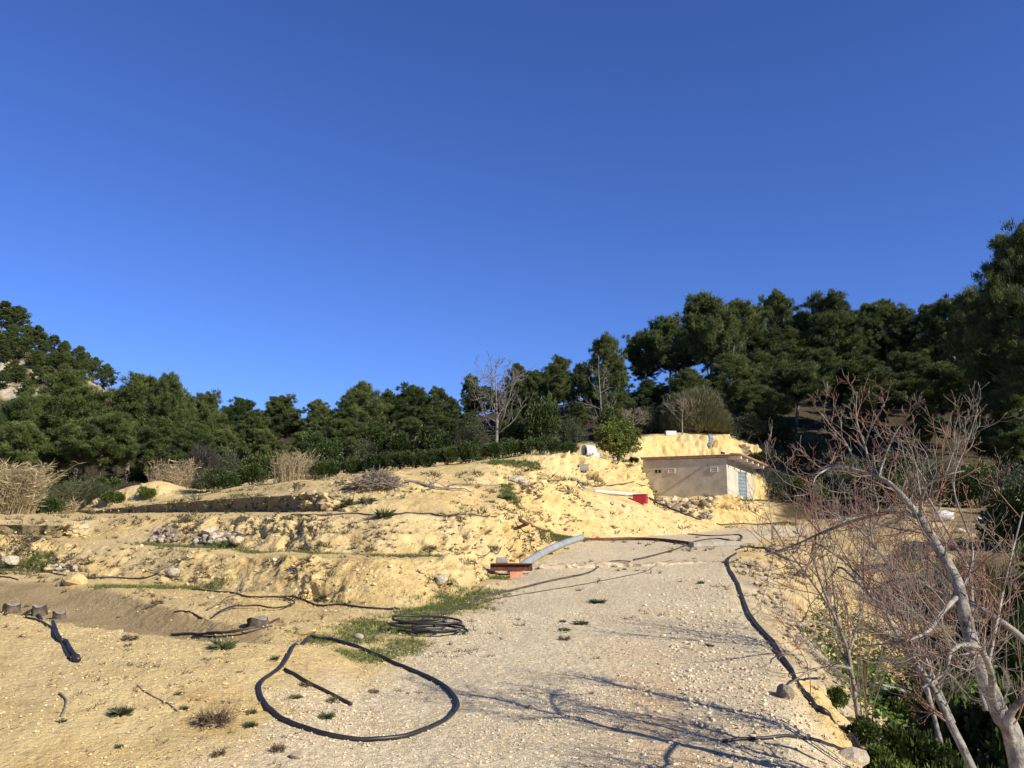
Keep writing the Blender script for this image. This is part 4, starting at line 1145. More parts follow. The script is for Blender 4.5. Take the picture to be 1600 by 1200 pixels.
for rowname, lst in (('skyline', SKY), ('front row', FRONT), ('back row', BACK)):
    for i, (u, v, D, w) in enumerate(sorted(lst)):
        zn = next(z for z in ZONES if z[0] <= u < z[1])[2]
        k = cnt.setdefault((rowname, zn), 0); cnt[(rowname, zn)] += 1
        pre = {'skyline': 'pine on the skyline', 'front row': 'front row pine', 'back row': 'shaded back row pine'}[rowname]
        place_pine(u, v, D, w * 1.12, None, f'{pre} {zn}, {ORD[k]} from the left')
for (u, v, D, w, va), lab in zip(NEARP, ('tall dark pine filling the upper right corner', 'dark pine crown cut by the right edge below the tall one', 'pine between the tall right pine and the skyline', 'low pine bough at the right edge above the ivy', 'pine close behind the left flank of the tall right pine')):
    place_pine(u, v, D, w, va, lab)
# the far rocky hill
HILL = [(-40, 462, 148, 52), (8, 470, 146, 46), (28, 476, 148, 40), (48, 506, 148, 30), (64, 508, 147, 26), (86, 522, 148, 24), (100, 530, 144, 26), (120, 538, 146, 30), (136, 548, 148, 22), (150, 556, 146, 24), (170, 566, 146, 28)]
HSC = .95
HILL2 = [(0, 520, 136, 44), (30, 525, 134, 40), (55, 545, 132, 30), (80, 552, 136, 30), (20, 560, 126, 30), (100, 565, 132, 28), (5, 582, 120, 34), (62, 568, 126, 24), (85, 585, 122, 26), (120, 580, 130, 26), (40, 592, 116, 26), (-30, 560, 126, 50), (15, 540, 140, 30), (-10, 500, 142, 46), (20, 505, 143, 42), (42, 535, 138, 34), (62, 550, 134, 30), (95, 556, 137, 28), (112, 562, 138, 26), (130, 570, 140, 26), (75, 575, 128, 26), (10, 555, 132, 40), (30, 572, 124, 30), (70, 530, 142, 26), (45, 522, 143, 26), (105, 548, 141, 22)]
for nm, lst in (('ridge of', HILL), ('slope of', HILL2)):
    for i, (u, v, D, w) in enumerate(sorted(lst)):
        place_pine(u, v, D, w * HSC * 1.15, (4, 2, 0)[i % 3], f'small pine on the {nm} the far rocky hill, {ORD2[i]} from the left', 'small pines on the far hill')

# dead grey pine
def bare_tree(name, label, base, H, seed, mats, trunk_r, n_lim, lim_len, crown0=.25, up=.5, cat='bare tree', kids=(5, 4), lean=(0, 0)):
    g = np.random.default_rng(seed)
    e = empty(name, base)
    tr, br = MB(), MB()
    zs = np.linspace(-.4, H, 12)
    pth = np.stack([lean[0] * zs / H + .05 * H * .2 * np.sin(zs * .9), lean[1] * zs / H + .03 * np.cos(zs * .8), zs], 1)
    tr.tube(pth, np.linspace(trunk_r, trunk_r * .12, 12), 7)
    tr.build('trunk', M[mats[0]], e)
    for k in range(n_lim):
        f = crown0 + (.97 - crown0) * (k + g.uniform(0, 1)) / n_lim
        c = [np.interp(f * H, zs, pth[:, i]) for i in range(3)]
        az = k * 2.4 + g.normal() * .4
        branching(br, c, (math.cos(az), math.sin(az), up), lim_len * (1.1 - .75 * f) * g.uniform(.7, 1.2), trunk_r * .35 * (1.15 - f), 1, g, up=.10, wander=.16, kids=(9, *kids), minr=.008, ratio=.5)
    br.build('branches', M[mats[1]], e)['kind'] = 'stuff'
    return tag(e, label, cat)
bare_tree('dead_pine', 'leafless grey dead pine in front of the dark wood', PD(775, 700, 52), 5.6, 5, ('deadwood', 'deadwood'), .13, 22, 3.0, .18, .45, 'dead tree', kids=(6, 4))
bare_tree('bare_pine', 'thin pine trunk with dead lower branches left of the citrus', PD(938, 655, 58), 6.0, 8, ('deadwood', 'deadwood'), .10, 16, 1.8, .1, .15, 'dead tree', kids=(4, 3))
bare_tree('bare_tree', 'small leafless tree standing on the terrace behind the citrus', PD(990, 680, 52), 1.5, 9, ('deadwood', 'twig'), .06, 10, 1.7, .5, .5, kids=(6, 4))
bare_tree('bare_tree', 'slim leafless sapling before the feathery shrub above the shed', PD(1066, 672, 55.5), 2.0, 10, ('palebark', 'twig'), .06, 9, 1.8, .35, .9, kids=(6, 4))
bare_tree('dead_pine', 'pale bare pine trunk rising above the feathery shrub', PD(1133, 600, 66), 6.5, 14, ('palebark', 'deadwood'), .13, 14, 2.0, .3, .3, 'dead tree', kids=(4, 3), lean=(.9, 0))

# feathery shrub, twiggy dome
def twig_dome(name, label, base, R, H, mat, seed, n=5200, cat='shrub', ln=.5, wd=.012):
    g = np.random.default_rng(seed)
    e = empty(name, base)
    st, cr = MB(), MB()
    for k in range(16):
        az = g.uniform(0, 6.28); el = g.uniform(.35, 1.45)
        d = np.array([math.cos(az) * math.cos(el), math.sin(az) * math.cos(el), math.sin(el)])
        s = np.linspace(0, 1, 6)[:, None]
        st.tube(np.array([0, 0, -.1]) + d * s * np.array([R, R, H]) * .75 + np.array([0, 0, .15]) * s ** 2 * H, np.linspace(.04, .01, 6), 5)
    st.build('stems', M['twig'], e)
    d = unit(g.normal(size=(n, 3))); d[:, 2] = np.abs(d[:, 2])
    lump = 1 + .22 * perlin(d * 2.2 + seed) + .12 * perlin(d * 5 + seed)
    rr = g.uniform(.15, 1, n) ** .4 * lump
    B = d * rr[:, None] * np.array([R, R, H]) * .9
    tint = np.clip(.5 + .35 * perlin(d * 3 + 9) + g.normal(size=n) * .15, 0, .82)
    tufts(cr, B, d * .85 + np.array([0, 0, .6]), ln, wd, 3, tint, .3)
    cr.build('crown', mat, e, False)
    return tag(e, label, cat)
twig_dome('feathery_shrub', 'large round olive green feathery shrub above the shed', PD(1088, 668, 59), 2.75, 3.5, M['feather'], 3, 9500, ln=.42, wd=.013)
twig_dome('dry_shrub', 'purple grey dry shrub right of the left reed clump', PD(314, 765, 54), 1.45, 2.9, M['dryscrub'], 4, 4000, ln=.4)
twig_dome('dry_shrub', 'low grey twiggy shrub behind the sand heap', PD(205, 768, 54), 1.3, 1.0, M['dryscrub'], 6, 2200, ln=.3)
twig_dome('dry_shrub', 'grey green twiggy shrub left of the sand heap', PD(130, 786, 52), 2.6, 1.9, M['scrub'], 12, 5000, ln=.3, wd=.016)

# reeds
def reeds(name, label, base, R, H, n, lean, mat, seed, leafy=.5, cat='reeds'):
    g = np.random.default_rng(seed)
    e = empty(name, base)
    st, lf = MB(), MB()
    for k in range(n):
        a, r_ = g.uniform(0, 6.28), R * math.sqrt(g.uniform(0, 1))
        p0 = np.array([r_ * math.cos(a), r_ * .7 * math.sin(a), -.2])
        h = H * g.uniform(.6, 1.08)
        ln = np.array([lean[0] + g.normal() * .07, lean[1] + g.normal() * .06, 1])
        s = np.linspace(0, 1, 5)[:, None]
        bend = np.array([lean[0] * .8 + g.normal() * .15, lean[1] + g.normal() * .15, -.12]) * s ** 2.2
        pth = p0 + (ln * s + bend) * h
        st.tube(pth, np.linspace(.014, .005, 5), 3, False, g.uniform(0, .9))
        m = int(7 * leafy * 2)
        f = g.uniform(.25, 1, m)
        B = np.stack([np.interp(f, s[:, 0], pth[:, i]) for i in range(3)], 1)
        dd = unit(np.stack([g.normal(size=m) + lean[0], g.normal(size=m) + lean[1], g.uniform(.3, 1.3, m)], 1))
        leaves(lf, B, dd, .42, .018, np.clip(g.normal(size=m) * .2 + .5, 0, .85), .25)
    st.build('canes', mat, e, False)
    lf.build('leaves', mat, e, False)
    return tag(e, label, cat)
reeds('reed_clump', 'straw coloured cane clump in front of the pines at left', PD(266, 764, 52), 1.3, 2.7, 230, (.04, 0), M['straw'], 1, .35)
reeds('reed_clump', 'straw coloured cane clump left of the brush pile', PD(458, 776, 41), 1.0, 1.9, 210, (.01, 0), M['straw'], 2, .2)
reeds('pampas_clump', 'tall sweeping dry grass clump at the left edge', PD(5, 808, 40), 1.3, 2.9, 260, (.17, 0), M['straw'], 3, 1.0, 'dry grass')
reeds('pampas_clump', 'dry grass clump cut by the left edge of the picture', PD(-50, 808, 41), 1.5, 3.0, 170, (.15, 0), M['straw'], 4, 1.0, 'dry grass')
reeds('green_reeds', 'greenish reeds behind the dry grass at left', PD(70, 790, 50), 2.0, 2.5, 120, (.25, 0), M['feather'], 5, .9)
reeds('reed_tuft', 'small straw tuft before the dark bush at left', PD(100, 792, 46), .5, 1.0, 40, (.1, 0), M['straw'], 6)

# bushes: understorey, citrus hedge, scrub
HEDGE = [(510, 762, 41, 60, 34), (550, 757, 40, 60, 36), (590, 752, 39.5, 60, 38), (628, 748, 38.5, 60, 36), (665, 745, 38, 58, 34), (700, 742, 38, 58, 36), (735, 735, 38, 56, 38), (770, 726, 38.5, 56, 34), (800, 722, 39, 52, 36), (832, 716, 39, 50, 34), (862, 712, 40, 48, 34), (888, 712, 39, 40, 26)]
for i, (u, v, D, w, h) in enumerate(HEDGE):
    place_bush(u, v, D, w, h, i % 2, M['leaf'], f'dark green citrus bush in the hedge above the terraces, {(ORD + ["tenth", "eleventh", "last"])[i]} from the left', 'bush', 'citrus hedge', 'citrus_bush')
UNDER = [(30, 770, 56, 90, 60), (105, 760, 60, 90, 62), (170, 758, 58, 80, 46), (225, 755, 62, 70, 44), (360, 770, 56, 90, 60), (410, 765, 52, 80, 56), (350, 782, 47, 70, 36), (320, 785, 47, 70, 42), (395, 778, 48, 70, 40), (500, 745, 52, 80, 70), (560, 735, 54, 80, 60), (620, 730, 54, 80, 60), (680, 722, 54, 80, 60), (740, 712, 54, 80, 60), (800, 700, 55, 80, 60), (850, 690, 53, 70, 100), (895, 690, 54, 60, 50), (75, 800, 42, 55, 36), (960, 672, 58, 70, 60), (1010, 668, 60, 70, 50)]
for i, (u, v, D, w, h) in enumerate(UNDER):
    place_bush(u, v, D, w, h, (0, 2, 1)[i % 3], M['scrub'] if i % 3 == 1 else M['leaf'], f'dark understorey bush at the edge of the wood, {i + 1}th counted from the dry grass' if False else
               'dark understorey bush at the wood edge ' + ['behind the dry grass', 'right of the dry grass', 'behind the sand heap', 'left of the left reed clump', 'right of the purple grey shrub', 'left of the right reed clump', 'below the purple grey shrub, right one', 'below the purple grey shrub, left one', 'below the pines, before the right reeds', 'right of the right reed clump', 'behind the left of the hedge', 'behind the brush pile', 'behind the middle of the hedge', 'below the dead pine', 'right of the dead pine', 'tall and leafy before the skyline pines', 'left of the white drum', 'right beside the dry grass, low and round', 'behind the citrus tree', 'left of the feathery shrub'][i],
               'bush', 'understorey bushes', 'understorey_bush')
place_bush(178, 789, 46.2, 46, 26, 1, M['citrus'], 'small round green bush on the sand heap, left one', name='small_bush')
place_bush(229, 789, 46.4, 38, 22, 0, M['citrus'], 'small round green bush on the sand heap, right one', name='small_bush')
RIGHTB = [(1165, 690, 59, 90, 50), (1215, 692, 60, 80, 56), (1265, 700, 58, 90, 62), (1190, 705, 56, 70, 40), (1330, 720, 50, 110, 70), (1400, 720, 44, 110, 80), (1460, 730, 40, 110, 80), (1520, 735, 36, 120, 80), (1590, 745, 30, 140, 90), (1300, 735, 52, 90, 50), (1225, 735, 52, 80, 50), (1260, 745, 49, 80, 44), (1340, 750, 46, 90, 60), (1390, 760, 42, 90, 60), (1430, 770, 38, 90, 56)]
for i, (u, v, D, w, h) in enumerate(RIGHTB):
    place_bush(u, v, D, w, h, (2, 0)[i % 2], M['scrub'] if i % 2 == 0 else M['leaf'], 'scrubby bush under the pines ' + ['right of the feathery shrub', 'above the right end of the shed roof', 'behind the left shoots of the bare tree', 'just above the shed roof corner', 'behind the top of the bare tree', 'behind the forked top shoots', 'above the white sack', 'above the grey drums', 'at the right edge above the drums', 'in the shade right of the shed', 'just right of the shed roof', 'right of the shed wall', 'behind the pale bare limb', 'above the dark horizontal limb', 'left of the white sack'][i], 'bush', 'bushes under the right pines', 'scrub_bush')
# round citrus tree
q = PD(966, 727, 40)
e = empty('citrus_tree', q)
st, cr = MB(), MB()
st.tube([(0, 0, -.1), (.02, 0, .3), (.0, .03, .7)], [.09, .07, .06], 7)
for k in range(7):
    az = k * 2.4
    st.tube([(0, 0, .35), (.4 * math.cos(az), .4 * math.sin(az), .8), (.8 * math.cos(az), .8 * math.sin(az), 1.4)], [.05, .03, .012], 5)
st.build('trunk', M['bark'], e)
g = np.random.default_rng(77)
for k in range(54):
    d = unit(g.normal(size=3))
    c = np.array([0, 0, 1.08]) + d * np.array([.98, .98, .78]) * g.uniform(.35, 1.15)
    n = 150
    dd = unit(g.normal(size=(n, 3)))
    leaves(cr, c + dd * (.28 * g.uniform(.2, 1, n) ** .5)[:, None], dd + np.array([0, 0, .2]), .12, .035, np.clip(g.uniform(.25, .7) + g.normal(size=n) * .13 + (.35 if c[0] < -.5 and g.random() < .6 else 0), 0, 1), .2)
cr.build('crown', M['citrus'], e, False)
tag(e, 'round green citrus tree with yellowing side left of the shed', 'citrus tree')
place_bush(990, 724, 41.5, 20, 14, 1, M['leaf'], 'small dark bush under the right side of the citrus tree', name='small_bush')

# brush pile and fallen branches
q = P(590, 760)
e = empty('brush_pile', q)
g = np.random.default_rng(31)
tw = MB()
for k in range(420):
    a = g.uniform(0, 6.28); r_ = .75 * math.sqrt(g.uniform(0, 1)); hgt = .5 * (1 - (r_ / .75) ** 2) * g.uniform(.1, 1)
    c = np.array([r_ * math.cos(a), r_ * .7 * math.sin(a), hgt])
    d = unit(np.array([g.normal(), g.normal(), g.normal() * .35]))
    s = np.linspace(-.5, .5, 4)[:, None]
    tw.tube(c + d * s * g.uniform(.3, .8) + g.normal(size=(4, 3)) * .025, g.uniform(.004, .012), 4)
tw.build('twigs', M['twig'], e)
tag(e, 'heap of cut brown twigs on the terrace crest', 'brush pile')
def fallen(label, pix, r, seed, mat='deadwood', tws=6, cat='branch'):
    p3 = [Vector(q) for q in drape(pix, r, 5, lift=.02)]
    e = empty('fallen_branch', p3[0])
    mb, t2 = MB(), MB()
    loc = [q - p3[0] for q in p3]
    mb.tube(loc, np.linspace(r, r * .4, len(loc)), 6)
    mb.build('limb', M[mat], e)
    g = np.random.default_rng(seed)
    for k in range(tws):
        i = g.integers(1, len(loc) - 1)
        branching(t2, loc[i], (g.normal(), g.normal(), g.uniform(.1, .6)), .5 * g.uniform(.6, 1.3), r * .4, 1, g, up=0, kids=(2, 2), minr=.004)
    if tws: t2.build('twigs', M[mat], e)['kind'] = 'stuff'
    return tag(e, label, cat)
fallen('grey fallen branch right of the brush pile', [(632, 756), (660, 760), (690, 766), (722, 768)], .05, 1)
fallen('thin fallen branch along the upper terrace towards the boulders', [(700, 762), (740, 760), (790, 758)], .025, 2)
fallen('pale fallen stick on the slope above the mound', [(893, 750), (905, 758), (914, 767)], .045, 3, 'palebark', 0)
fallen('tangle of grey branches on the top terrace right of the barrel', [(1140, 686), (1160, 684), (1185, 690)], .05, 4, 'deadwood', 12)
fallen('brown branches lying behind the trench near the arched hose', [(325, 955), (345, 945), (370, 940)], .014, 6, 'twig', 4)
fallen('dry twigs at the foot of the upright white stone', [(232, 893), (250, 898), (285, 905)], .012, 7, 'twig', 5)
fallen('pale fallen log below the bank at lower right', [(1338, 1066), (1365, 1078), (1395, 1086), (1422, 1092)], .055, 8, 'palebark', 0, 'log')
fallen('grey pole sticking out of the sandy bank', [(1198, 864), (1225, 876), (1262, 888)], .05, 9, 'palebark', 0, 'pole')

# ------------------------------------------------------------------ bare trees at right
def traced(name, label, limbs, twigs, mats, seed, cat='bare tree', twl=.45, twr=.0055, up=.14, base_uvD=None):
    """limbs: lists of (u, v, depth, width in px); twigs: number per limb"""
    g = np.random.default_rng(seed)
    first = pt(*limbs[0][0][:3])
    org = Vector((first.x, first.y, gz(first.x, first.y)))
    e = empty(name, org)
    o3 = np.array(tuple(org))
    tw = MB(); tw2 = MB()
    for li, lb in enumerate(limbs):
        ctrl = [pt(u, v, D) for u, v, D, w in lb]
        rad = [w * .29 * D / F for u, v, D, w in lb]
        if li == 0 and ctrl[0].z > org.z:             # root the trunk in the ground
            ctrl = [Vector((ctrl[0].x * 1.01, ctrl[0].y, org.z - .15))] + ctrl; rad = [rad[0] * 1.1] + rad
        pth = np.array([tuple(q) for q in spline(ctrl, 6)]) - o3
        rr = np.interp(np.linspace(0, len(rad) - 1, len(pth)), np.arange(len(rad)), rad)
        pth = pth + perlin(pth * 6 + li) [:, None] * rr[:, None] * np.array([.5, .5, .3])
        mb = MB(); mb.tube(pth, rr * (1 + .10 * perlin(pth * 14)), 9 if rad[0] > .03 else 6)
        mb.build('trunk' if li == 0 else 'limb', M[mats[0]], e)
        T = unit(np.gradient(pth, axis=0))
        for k in range(twigs[li]):
            i = int(g.uniform(.15, 1) * (len(pth) - 1))
            side = unit(np.cross(T[i], g.normal(size=3)))
            d = T[i] * .45 + side * .9 + np.array([0, 0, .35])
            branching(tw if g.random() < .55 else tw2, pth[i], d, twl * (.6 if name == 'pale_bare_tree' and 6 <= li <= 9 else 1.0) * g.uniform(.5, 1.6), min(twr * g.uniform(.6, 1.2), rr[i] * .7), 1, g, up=up, wander=.15, kids=(9, 4, 3), ratio=.5, minr=.0012)
    tw.build('twigs', M[mats[1]], e)['kind'] = 'stuff'
    tw2.build('twigs', M[mats[2]], e)['kind'] = 'stuff'
    return tag(e, label, cat)

traced('pale_bare_tree', 'bare pale barked tree leaning over the bank at right',
  [[(1592, 1200, 4.7, 50), (1562, 1110, 4.75, 44), (1532, 1045, 4.8, 40), (1512, 980, 4.85, 34), (1500, 925, 4.9, 30), (1480, 880, 4.95, 27), (1460, 848, 5.0, 25), (1440, 815, 5.1, 20), (1424, 792, 5.15, 17), (1400, 765, 5.2, 14), (1378, 748, 5.3, 12), (1340, 735, 5.4, 9), (1302, 728, 5.5, 7), (1278, 734, 5.55, 5)],
   [(1525, 1215, 4.9, 22), (1490, 1140, 5.0, 20), (1460, 1080, 5.1, 17), (1430, 1035, 5.2, 15), (1408, 1003, 5.3, 13), (1385, 960, 5.4, 11), (1352, 922, 5.55, 9), (1322, 892, 5.7, 7), (1308, 886, 5.75, 5)],
   [(1640, 1035, 5.0, 24), (1570, 976, 5.1, 20), (1530, 950, 5.2, 17), (1500, 936, 5.3, 14), (1470, 928, 5.4, 12), (1432, 910, 5.5, 9), (1400, 905, 5.6, 7), (1362, 922, 5.7, 4)],
   [(1440, 812, 5.1, 12), (1412, 801, 5.2, 11), (1380, 802, 5.4, 10), (1340, 812, 5.6, 8), (1290, 830, 5.9, 7), (1245, 850, 6.1, 5), (1195, 868, 6.3, 3)],
   [(1550, 1095, 4.75, 20), (1548, 1050, 4.6, 17), (1532, 1016, 4.5, 15), (1508, 1008, 4.45, 13), (1486, 1018, 4.4, 11), (1479, 1045, 4.4, 9), (1462, 1062, 4.4, 7), (1440, 1075, 4.4, 5)],
   [(1438, 806, 5.1, 11), (1440, 778, 5.0, 9), (1452, 756, 4.9, 7), (1480, 742, 4.8, 5), (1506, 736, 4.8, 3)],
   [(1362, 742, 5.35, 8), (1352, 700, 5.4, 6), (1338, 655, 5.4, 4.5), (1339, 612, 5.4, 2.5)],
   [(1350, 702, 5.4, 6), (1360, 670, 5.3, 4.5), (1382, 632, 5.2, 2.5)],
   [(1372, 746, 5.3, 7), (1388, 700, 5.3, 5), (1402, 672, 5.25, 4), (1421, 648, 5.2, 2.5)],
   [(1345, 737, 5.4, 6), (1320, 690, 5.5, 4.5), (1298, 665, 5.6, 3), (1283, 645, 5.6, 2)],
   [(1300, 729, 5.5, 5), (1275, 745, 5.4, 4), (1266, 770, 5.3, 3), (1240, 775, 5.2, 2)],
   [(1496, 932, 4.9, 14), (1470, 960, 4.7, 11), (1452, 985, 4.6, 9), (1420, 1000, 4.5, 7), (1395, 1005, 4.5, 5), (1340, 1010, 4.6, 3)],
   [(1540, 1060, 4.8, 10), (1560, 960, 4.9, 8), (1575, 890, 5.0, 6), (1598, 800, 5.1, 4)],
   [(1585, 1170, 4.7, 30), (1575, 1130, 4.65, 22), (1590, 1100, 4.6, 18), (1625, 1075, 4.5, 14)],
   [(1470, 1160, 5.6, 12), (1445, 1060, 5.8, 11), (1420, 960, 6.0, 10), (1385, 880, 6.2, 8), (1345, 830, 6.4, 6), (1300, 800, 6.6, 4)],
   [(1540, 1110, 5.4, 14), (1520, 1000, 5.6, 12), (1515, 900, 5.8, 10), (1480, 830, 6.0, 7), (1440, 760, 6.2, 5)],
   [(1490, 1130, 5.7, 11), (1430, 1000, 6.0, 9), (1370, 930, 6.2, 7), (1310, 870, 6.5, 5), (1240, 830, 6.8, 3)],
   [(1500, 930, 4.9, 8), (1520, 860, 5.0, 6), (1490, 760, 5.1, 5), (1512, 690, 5.1, 3), (1528, 640, 5.1, 2)]],
  [34, 36, 34, 34, 14, 10, 5, 4, 5, 6, 7, 24, 14, 6, 26, 24, 26, 9], ('palebark', 'twig', 'redtwig'), 51, twl=.30, up=.08)
traced('bare_shrub', 'multi stemmed bare shrub on the bank left of the pale tree',
  [[(1338, 1105, 8.8, 12), (1325, 1020, 8.9, 10), (1302, 960, 9.0, 8), (1284, 915, 9.1, 6), (1272, 880, 9.2, 4)],
   [(1337, 1080, 8.8, 10), (1318, 1005, 9.0, 8), (1306, 950, 9.2, 6), (1300, 895, 9.4, 4)],
   [(1330, 1045, 8.8, 9), (1300, 1040, 8.4, 7), (1262, 1050, 8.0, 6), (1236, 1068, 7.7, 4)],
   [(1312, 985, 9.0, 7), (1278, 972, 8.6, 5), (1240, 970, 8.3, 4), (1205, 955, 8.0, 2.5)],
   [(1325, 1025, 8.9, 8), (1345, 960, 9.2, 6), (1360, 900, 9.5, 4), (1352, 860, 9.6, 3)],
   [(1300, 955, 9.0, 6), (1262, 900, 9.0, 5), (1225, 850, 9.0, 4), (1195, 800, 9.0, 2.5)],
   [(1334, 1060, 8.8, 9), (1302, 985, 9.1, 7), (1290, 900, 9.3, 5), (1275, 800, 9.5, 3)]],
  [10, 10, 5, 6, 12, 9, 9], ('twig', 'twig', 'redtwig'), 52, 'bare shrub', .6, .007)

def shoots(name, label, u0, u1, D0, D1, n, v0, v1, seed, mats=('redtwig', 'twig'), r=.006, fan=22):
    g = np.random.default_rng(seed)
    c = PD((u0 + u1) / 2, 850, (D0 + D1) / 2)
    e = empty(name, c); o3 = np.array(tuple(c))
    for part, mt in zip(('shoots', 'twigs'), mats):
        mb = MB()
        for k in range(n):
            D = g.uniform(D0, D1)
            u = g.uniform(u0, u1)
            b = PD(u, 850, D)
            top = pt(u + g.normal() * fan, g.uniform(v0, v1), D)
            L = max(.6, top.z - b.z)
            d = np.array(tuple(top - b)) / L
            branching(mb, np.array(tuple(b)) - o3 - np.array([0, 0, .05]), d, L, r * g.uniform(.7, 1.4), 1, g, up=.06, wander=.09, kids=(6, 2, 1), ratio=.30, minr=.0022)
        mb.build(part, M[mt], e)['kind'] = 'stuff'
    return tag(e, label, 'bare shrub')
shoots('sucker_thicket', 'fan of thin reddish upright shoots right of the shed', 1310, 1350, 8.8, 10, 5, 680, 800, 61, fan=42)
shoots('sucker_thicket', 'thicket of grey brown shoots behind the pale bare tree', 1390, 1490, 11, 15, 9, 690, 800, 62, ('redtwig', 'twig'))
shoots('sucker_thicket', 'low brown twig thicket at the foot of the sandy shoulder', 1410, 1560, 9, 13, 6, 830, 900, 63, ('twig', 'twig'))
shoots('sucker_thicket', 'bare brown shoots before the dark ivy at the right edge', 1520, 1620, 6.5, 9, 4, 800, 930, 64, ('redtwig', 'twig'))
twig_dome('dry_shrub', 'brown twiggy shrub below the white sack', PD(1450, 860, 17), 1.2, .8, M['dryscrub'], 21, 1800, ln=.25, wd=.008)
twig_dome('dry_shrub', 'straw brown twiggy shrub below the grey buckets', PD(1520, 850, 18), 1.2, .8, M['feather'], 23, 1800, ln=.25, wd=.008)

# leafy cover of the gully
GUL = [(1420, 842, 20, 90, 46, 2, 'scrub', 'grey green scrub above the dark horizontal limb'), (1482, 852, 17, 100, 56, 2, 'scrub', 'grey green scrub below the white sack'), (1545, 856, 16, 110, 70, 0, 'leaf', 'dark scrub below the grey buckets at right'),
       (1365, 1085, 6.5, 70, 50, 3, 'citrus', 'leafy plant painted sunlit against the fallen log'), (1400, 1150, 5.5, 90, 80, 3, 'citrus', 'leafy clump painted sunlit low on the bank'), (1450, 1075, 6.4, 120, 110, 3, 'leaf', 'leafy clump between the pale limbs'), (1520, 1060, 6.8, 140, 150, 3, 'leaf', 'dark leafy clump behind the arched limb'), (1400, 960, 10, 90, 60, 3, 'leaf', 'dark leafy plant at the foot of the sandy shoulder'),  # citrus tint stands in for sunlight on these leaves
       (1385, 1010, 8.2, 90, 80, 3, 'leaf', 'bright leafy plant beside the fallen log'), (1440, 1010, 7.6, 110, 120, 3, 'leaf', 'leafy plant behind the fallen log'),
       (1420, 1120, 5.7, 120, 110, 3, 'citrus', 'light green leafy clump painted sunlit under the pale limb'), (1470, 1170, 5.2, 140, 120, 3, 'leaf', 'dark leafy clump at the bottom under the pale limb'),
       (1540, 1120, 5.6, 160, 190, 3, 'leaf', 'dark green leafy mass behind the pale trunk'), (1425, 1215, 4.6, 110, 90, 3, 'leaf', 'leafy clump at the lower edge left of the pale limb'),
       (1620, 1150, 5.2, 170, 260, 3, 'leaf', 'dark leafy mass at the lower right corner'), (1500, 1230, 4.5, 150, 110, 3, 'leaf', 'leafy clump at the lower edge between the pale limbs'),
       (1500, 1010, 8.5, 170, 150, 3, 'leaf', 'dark leafy bush in the middle of the gully'), (1580, 980, 8.0, 170, 210, 3, 'leaf', 'dark ivy bush right of the gully'),
       (1610, 930, 9.5, 150, 250, 3, 'leaf', 'tall dark ivy covered bush at the right edge'), (1560, 900, 14, 150, 110, 0, 'leaf', 'dark bush below the grey buckets'),
       (1640, 850, 13, 150, 220, 0, 'leaf', 'dark leafy tree side at the right edge above the ivy'), (1500, 905, 12.5, 120, 60, 3, 'leaf', 'low bright leaved bush below the white sack'),
       (1445, 920, 11.5, 110, 66, 2, 'scrub', 'grey green low bush in the gully'), (1600, 800, 22, 150, 130, 0, 'leaf', 'dark bush beside the grey buckets'),
       (1380, 900, 10.8, 40, 30, 3, 'leaf', 'small leafy plant on the sandy shoulder'), (1300, 1010, 8.6, 40, 34, 3, 'citrus', 'small bright plant at the foot of the bare shrub'),
       (1345, 1040, 7.4, 60, 50, 3, 'leaf', 'green leafy plant right of the bare shrub stems'), (1375, 1185, 5.15, 46, 30, 3, 'leaf', 'small leafy plant on the bank at the lower edge')]
for u, v, D, w, h, va, m, lab in GUL:
    place_bush(u, v, D, w, h, va, M[m], lab, 'plant', None, 'gully_plant')

# ivy and leaf cover of the gully floor, one uncountable mass
gul = ((rxm > .85 + gn * .35) & (GD > 3.2) & (GD < 15) & (GX / np.maximum(GD, .5) < .9) & (GZ < -.12)) * np.maximum(GD, 0) * np.clip(.55 + gn * 1.6, .05, 1)
gul = gul.ravel() / gul.sum()
idx = RNG.choice(len(gul), 15000, p=gul)
lump = np.clip(.25 + .9 * perlin(VV[idx] * 1.7 + 5), .03, .8)
B = VV[idx] + RNG.normal(size=(len(idx), 3)) * np.array([.06, .06, 0]) + np.array([0, 0, 1]) * (lump * RNG.uniform(.1, 1, len(idx)) ** .7 * .55)[:, None]
mb = MB()
leaves(mb, B, RNG.normal(size=(len(idx), 3)) * np.array([1, 1, .35]) + np.array([0, 0, .25]), .075, .028, np.clip(RNG.normal(size=len(idx)) * .2 + .4 + .3 * perlin(VV[idx] * .9), 0, .82), .2)
tag(mb.build('ivy_cover', M['gully'], None, False), 'tangled green leaf cover on the gully floor below the track', kind='stuff')

# crumpled wire netting on the bank
c = P(1300, 1065)
e = empty('wire_netting', c)
mb = MB()
A, B_, = P(1248, 1012), P(1395, 1108)
dirv = np.array(tuple(B_ - A)); dirv[2] = 0; Ln = np.linalg.norm(dirv); dirv /= Ln
perp = np.array([dirv[1], -dirv[0], 0]) * -1
def netpt(s, t):
    p = np.array(tuple(A)) + dirv * s * Ln + perp * (t - .5) * .42
    h = gz(p[0], p[1])
    bul = .16 * math.sin(math.pi * t) * (.5 + .5 * math.sin(s * 9)) + .05 * math.sin(s * 23 + t * 7)
    return (p[0] - c.x, p[1] - c.y, h + .03 + max(bul, 0) - c.z)
for i in range(52):
    mb.tube([netpt(i / 51, t) for t in np.linspace(0, 1, 8)], .0016, 3, False)
for j in range(16):
    mb.tube([netpt(s, j / 15) for s in np.linspace(0, 1, 24)], .0016, 3, False)
o = mb.build('netting', M['wire'], e)
o['kind'] = 'stuff'
tag(e, 'crumpled grey wire netting lying along the bank', 'wire netting')

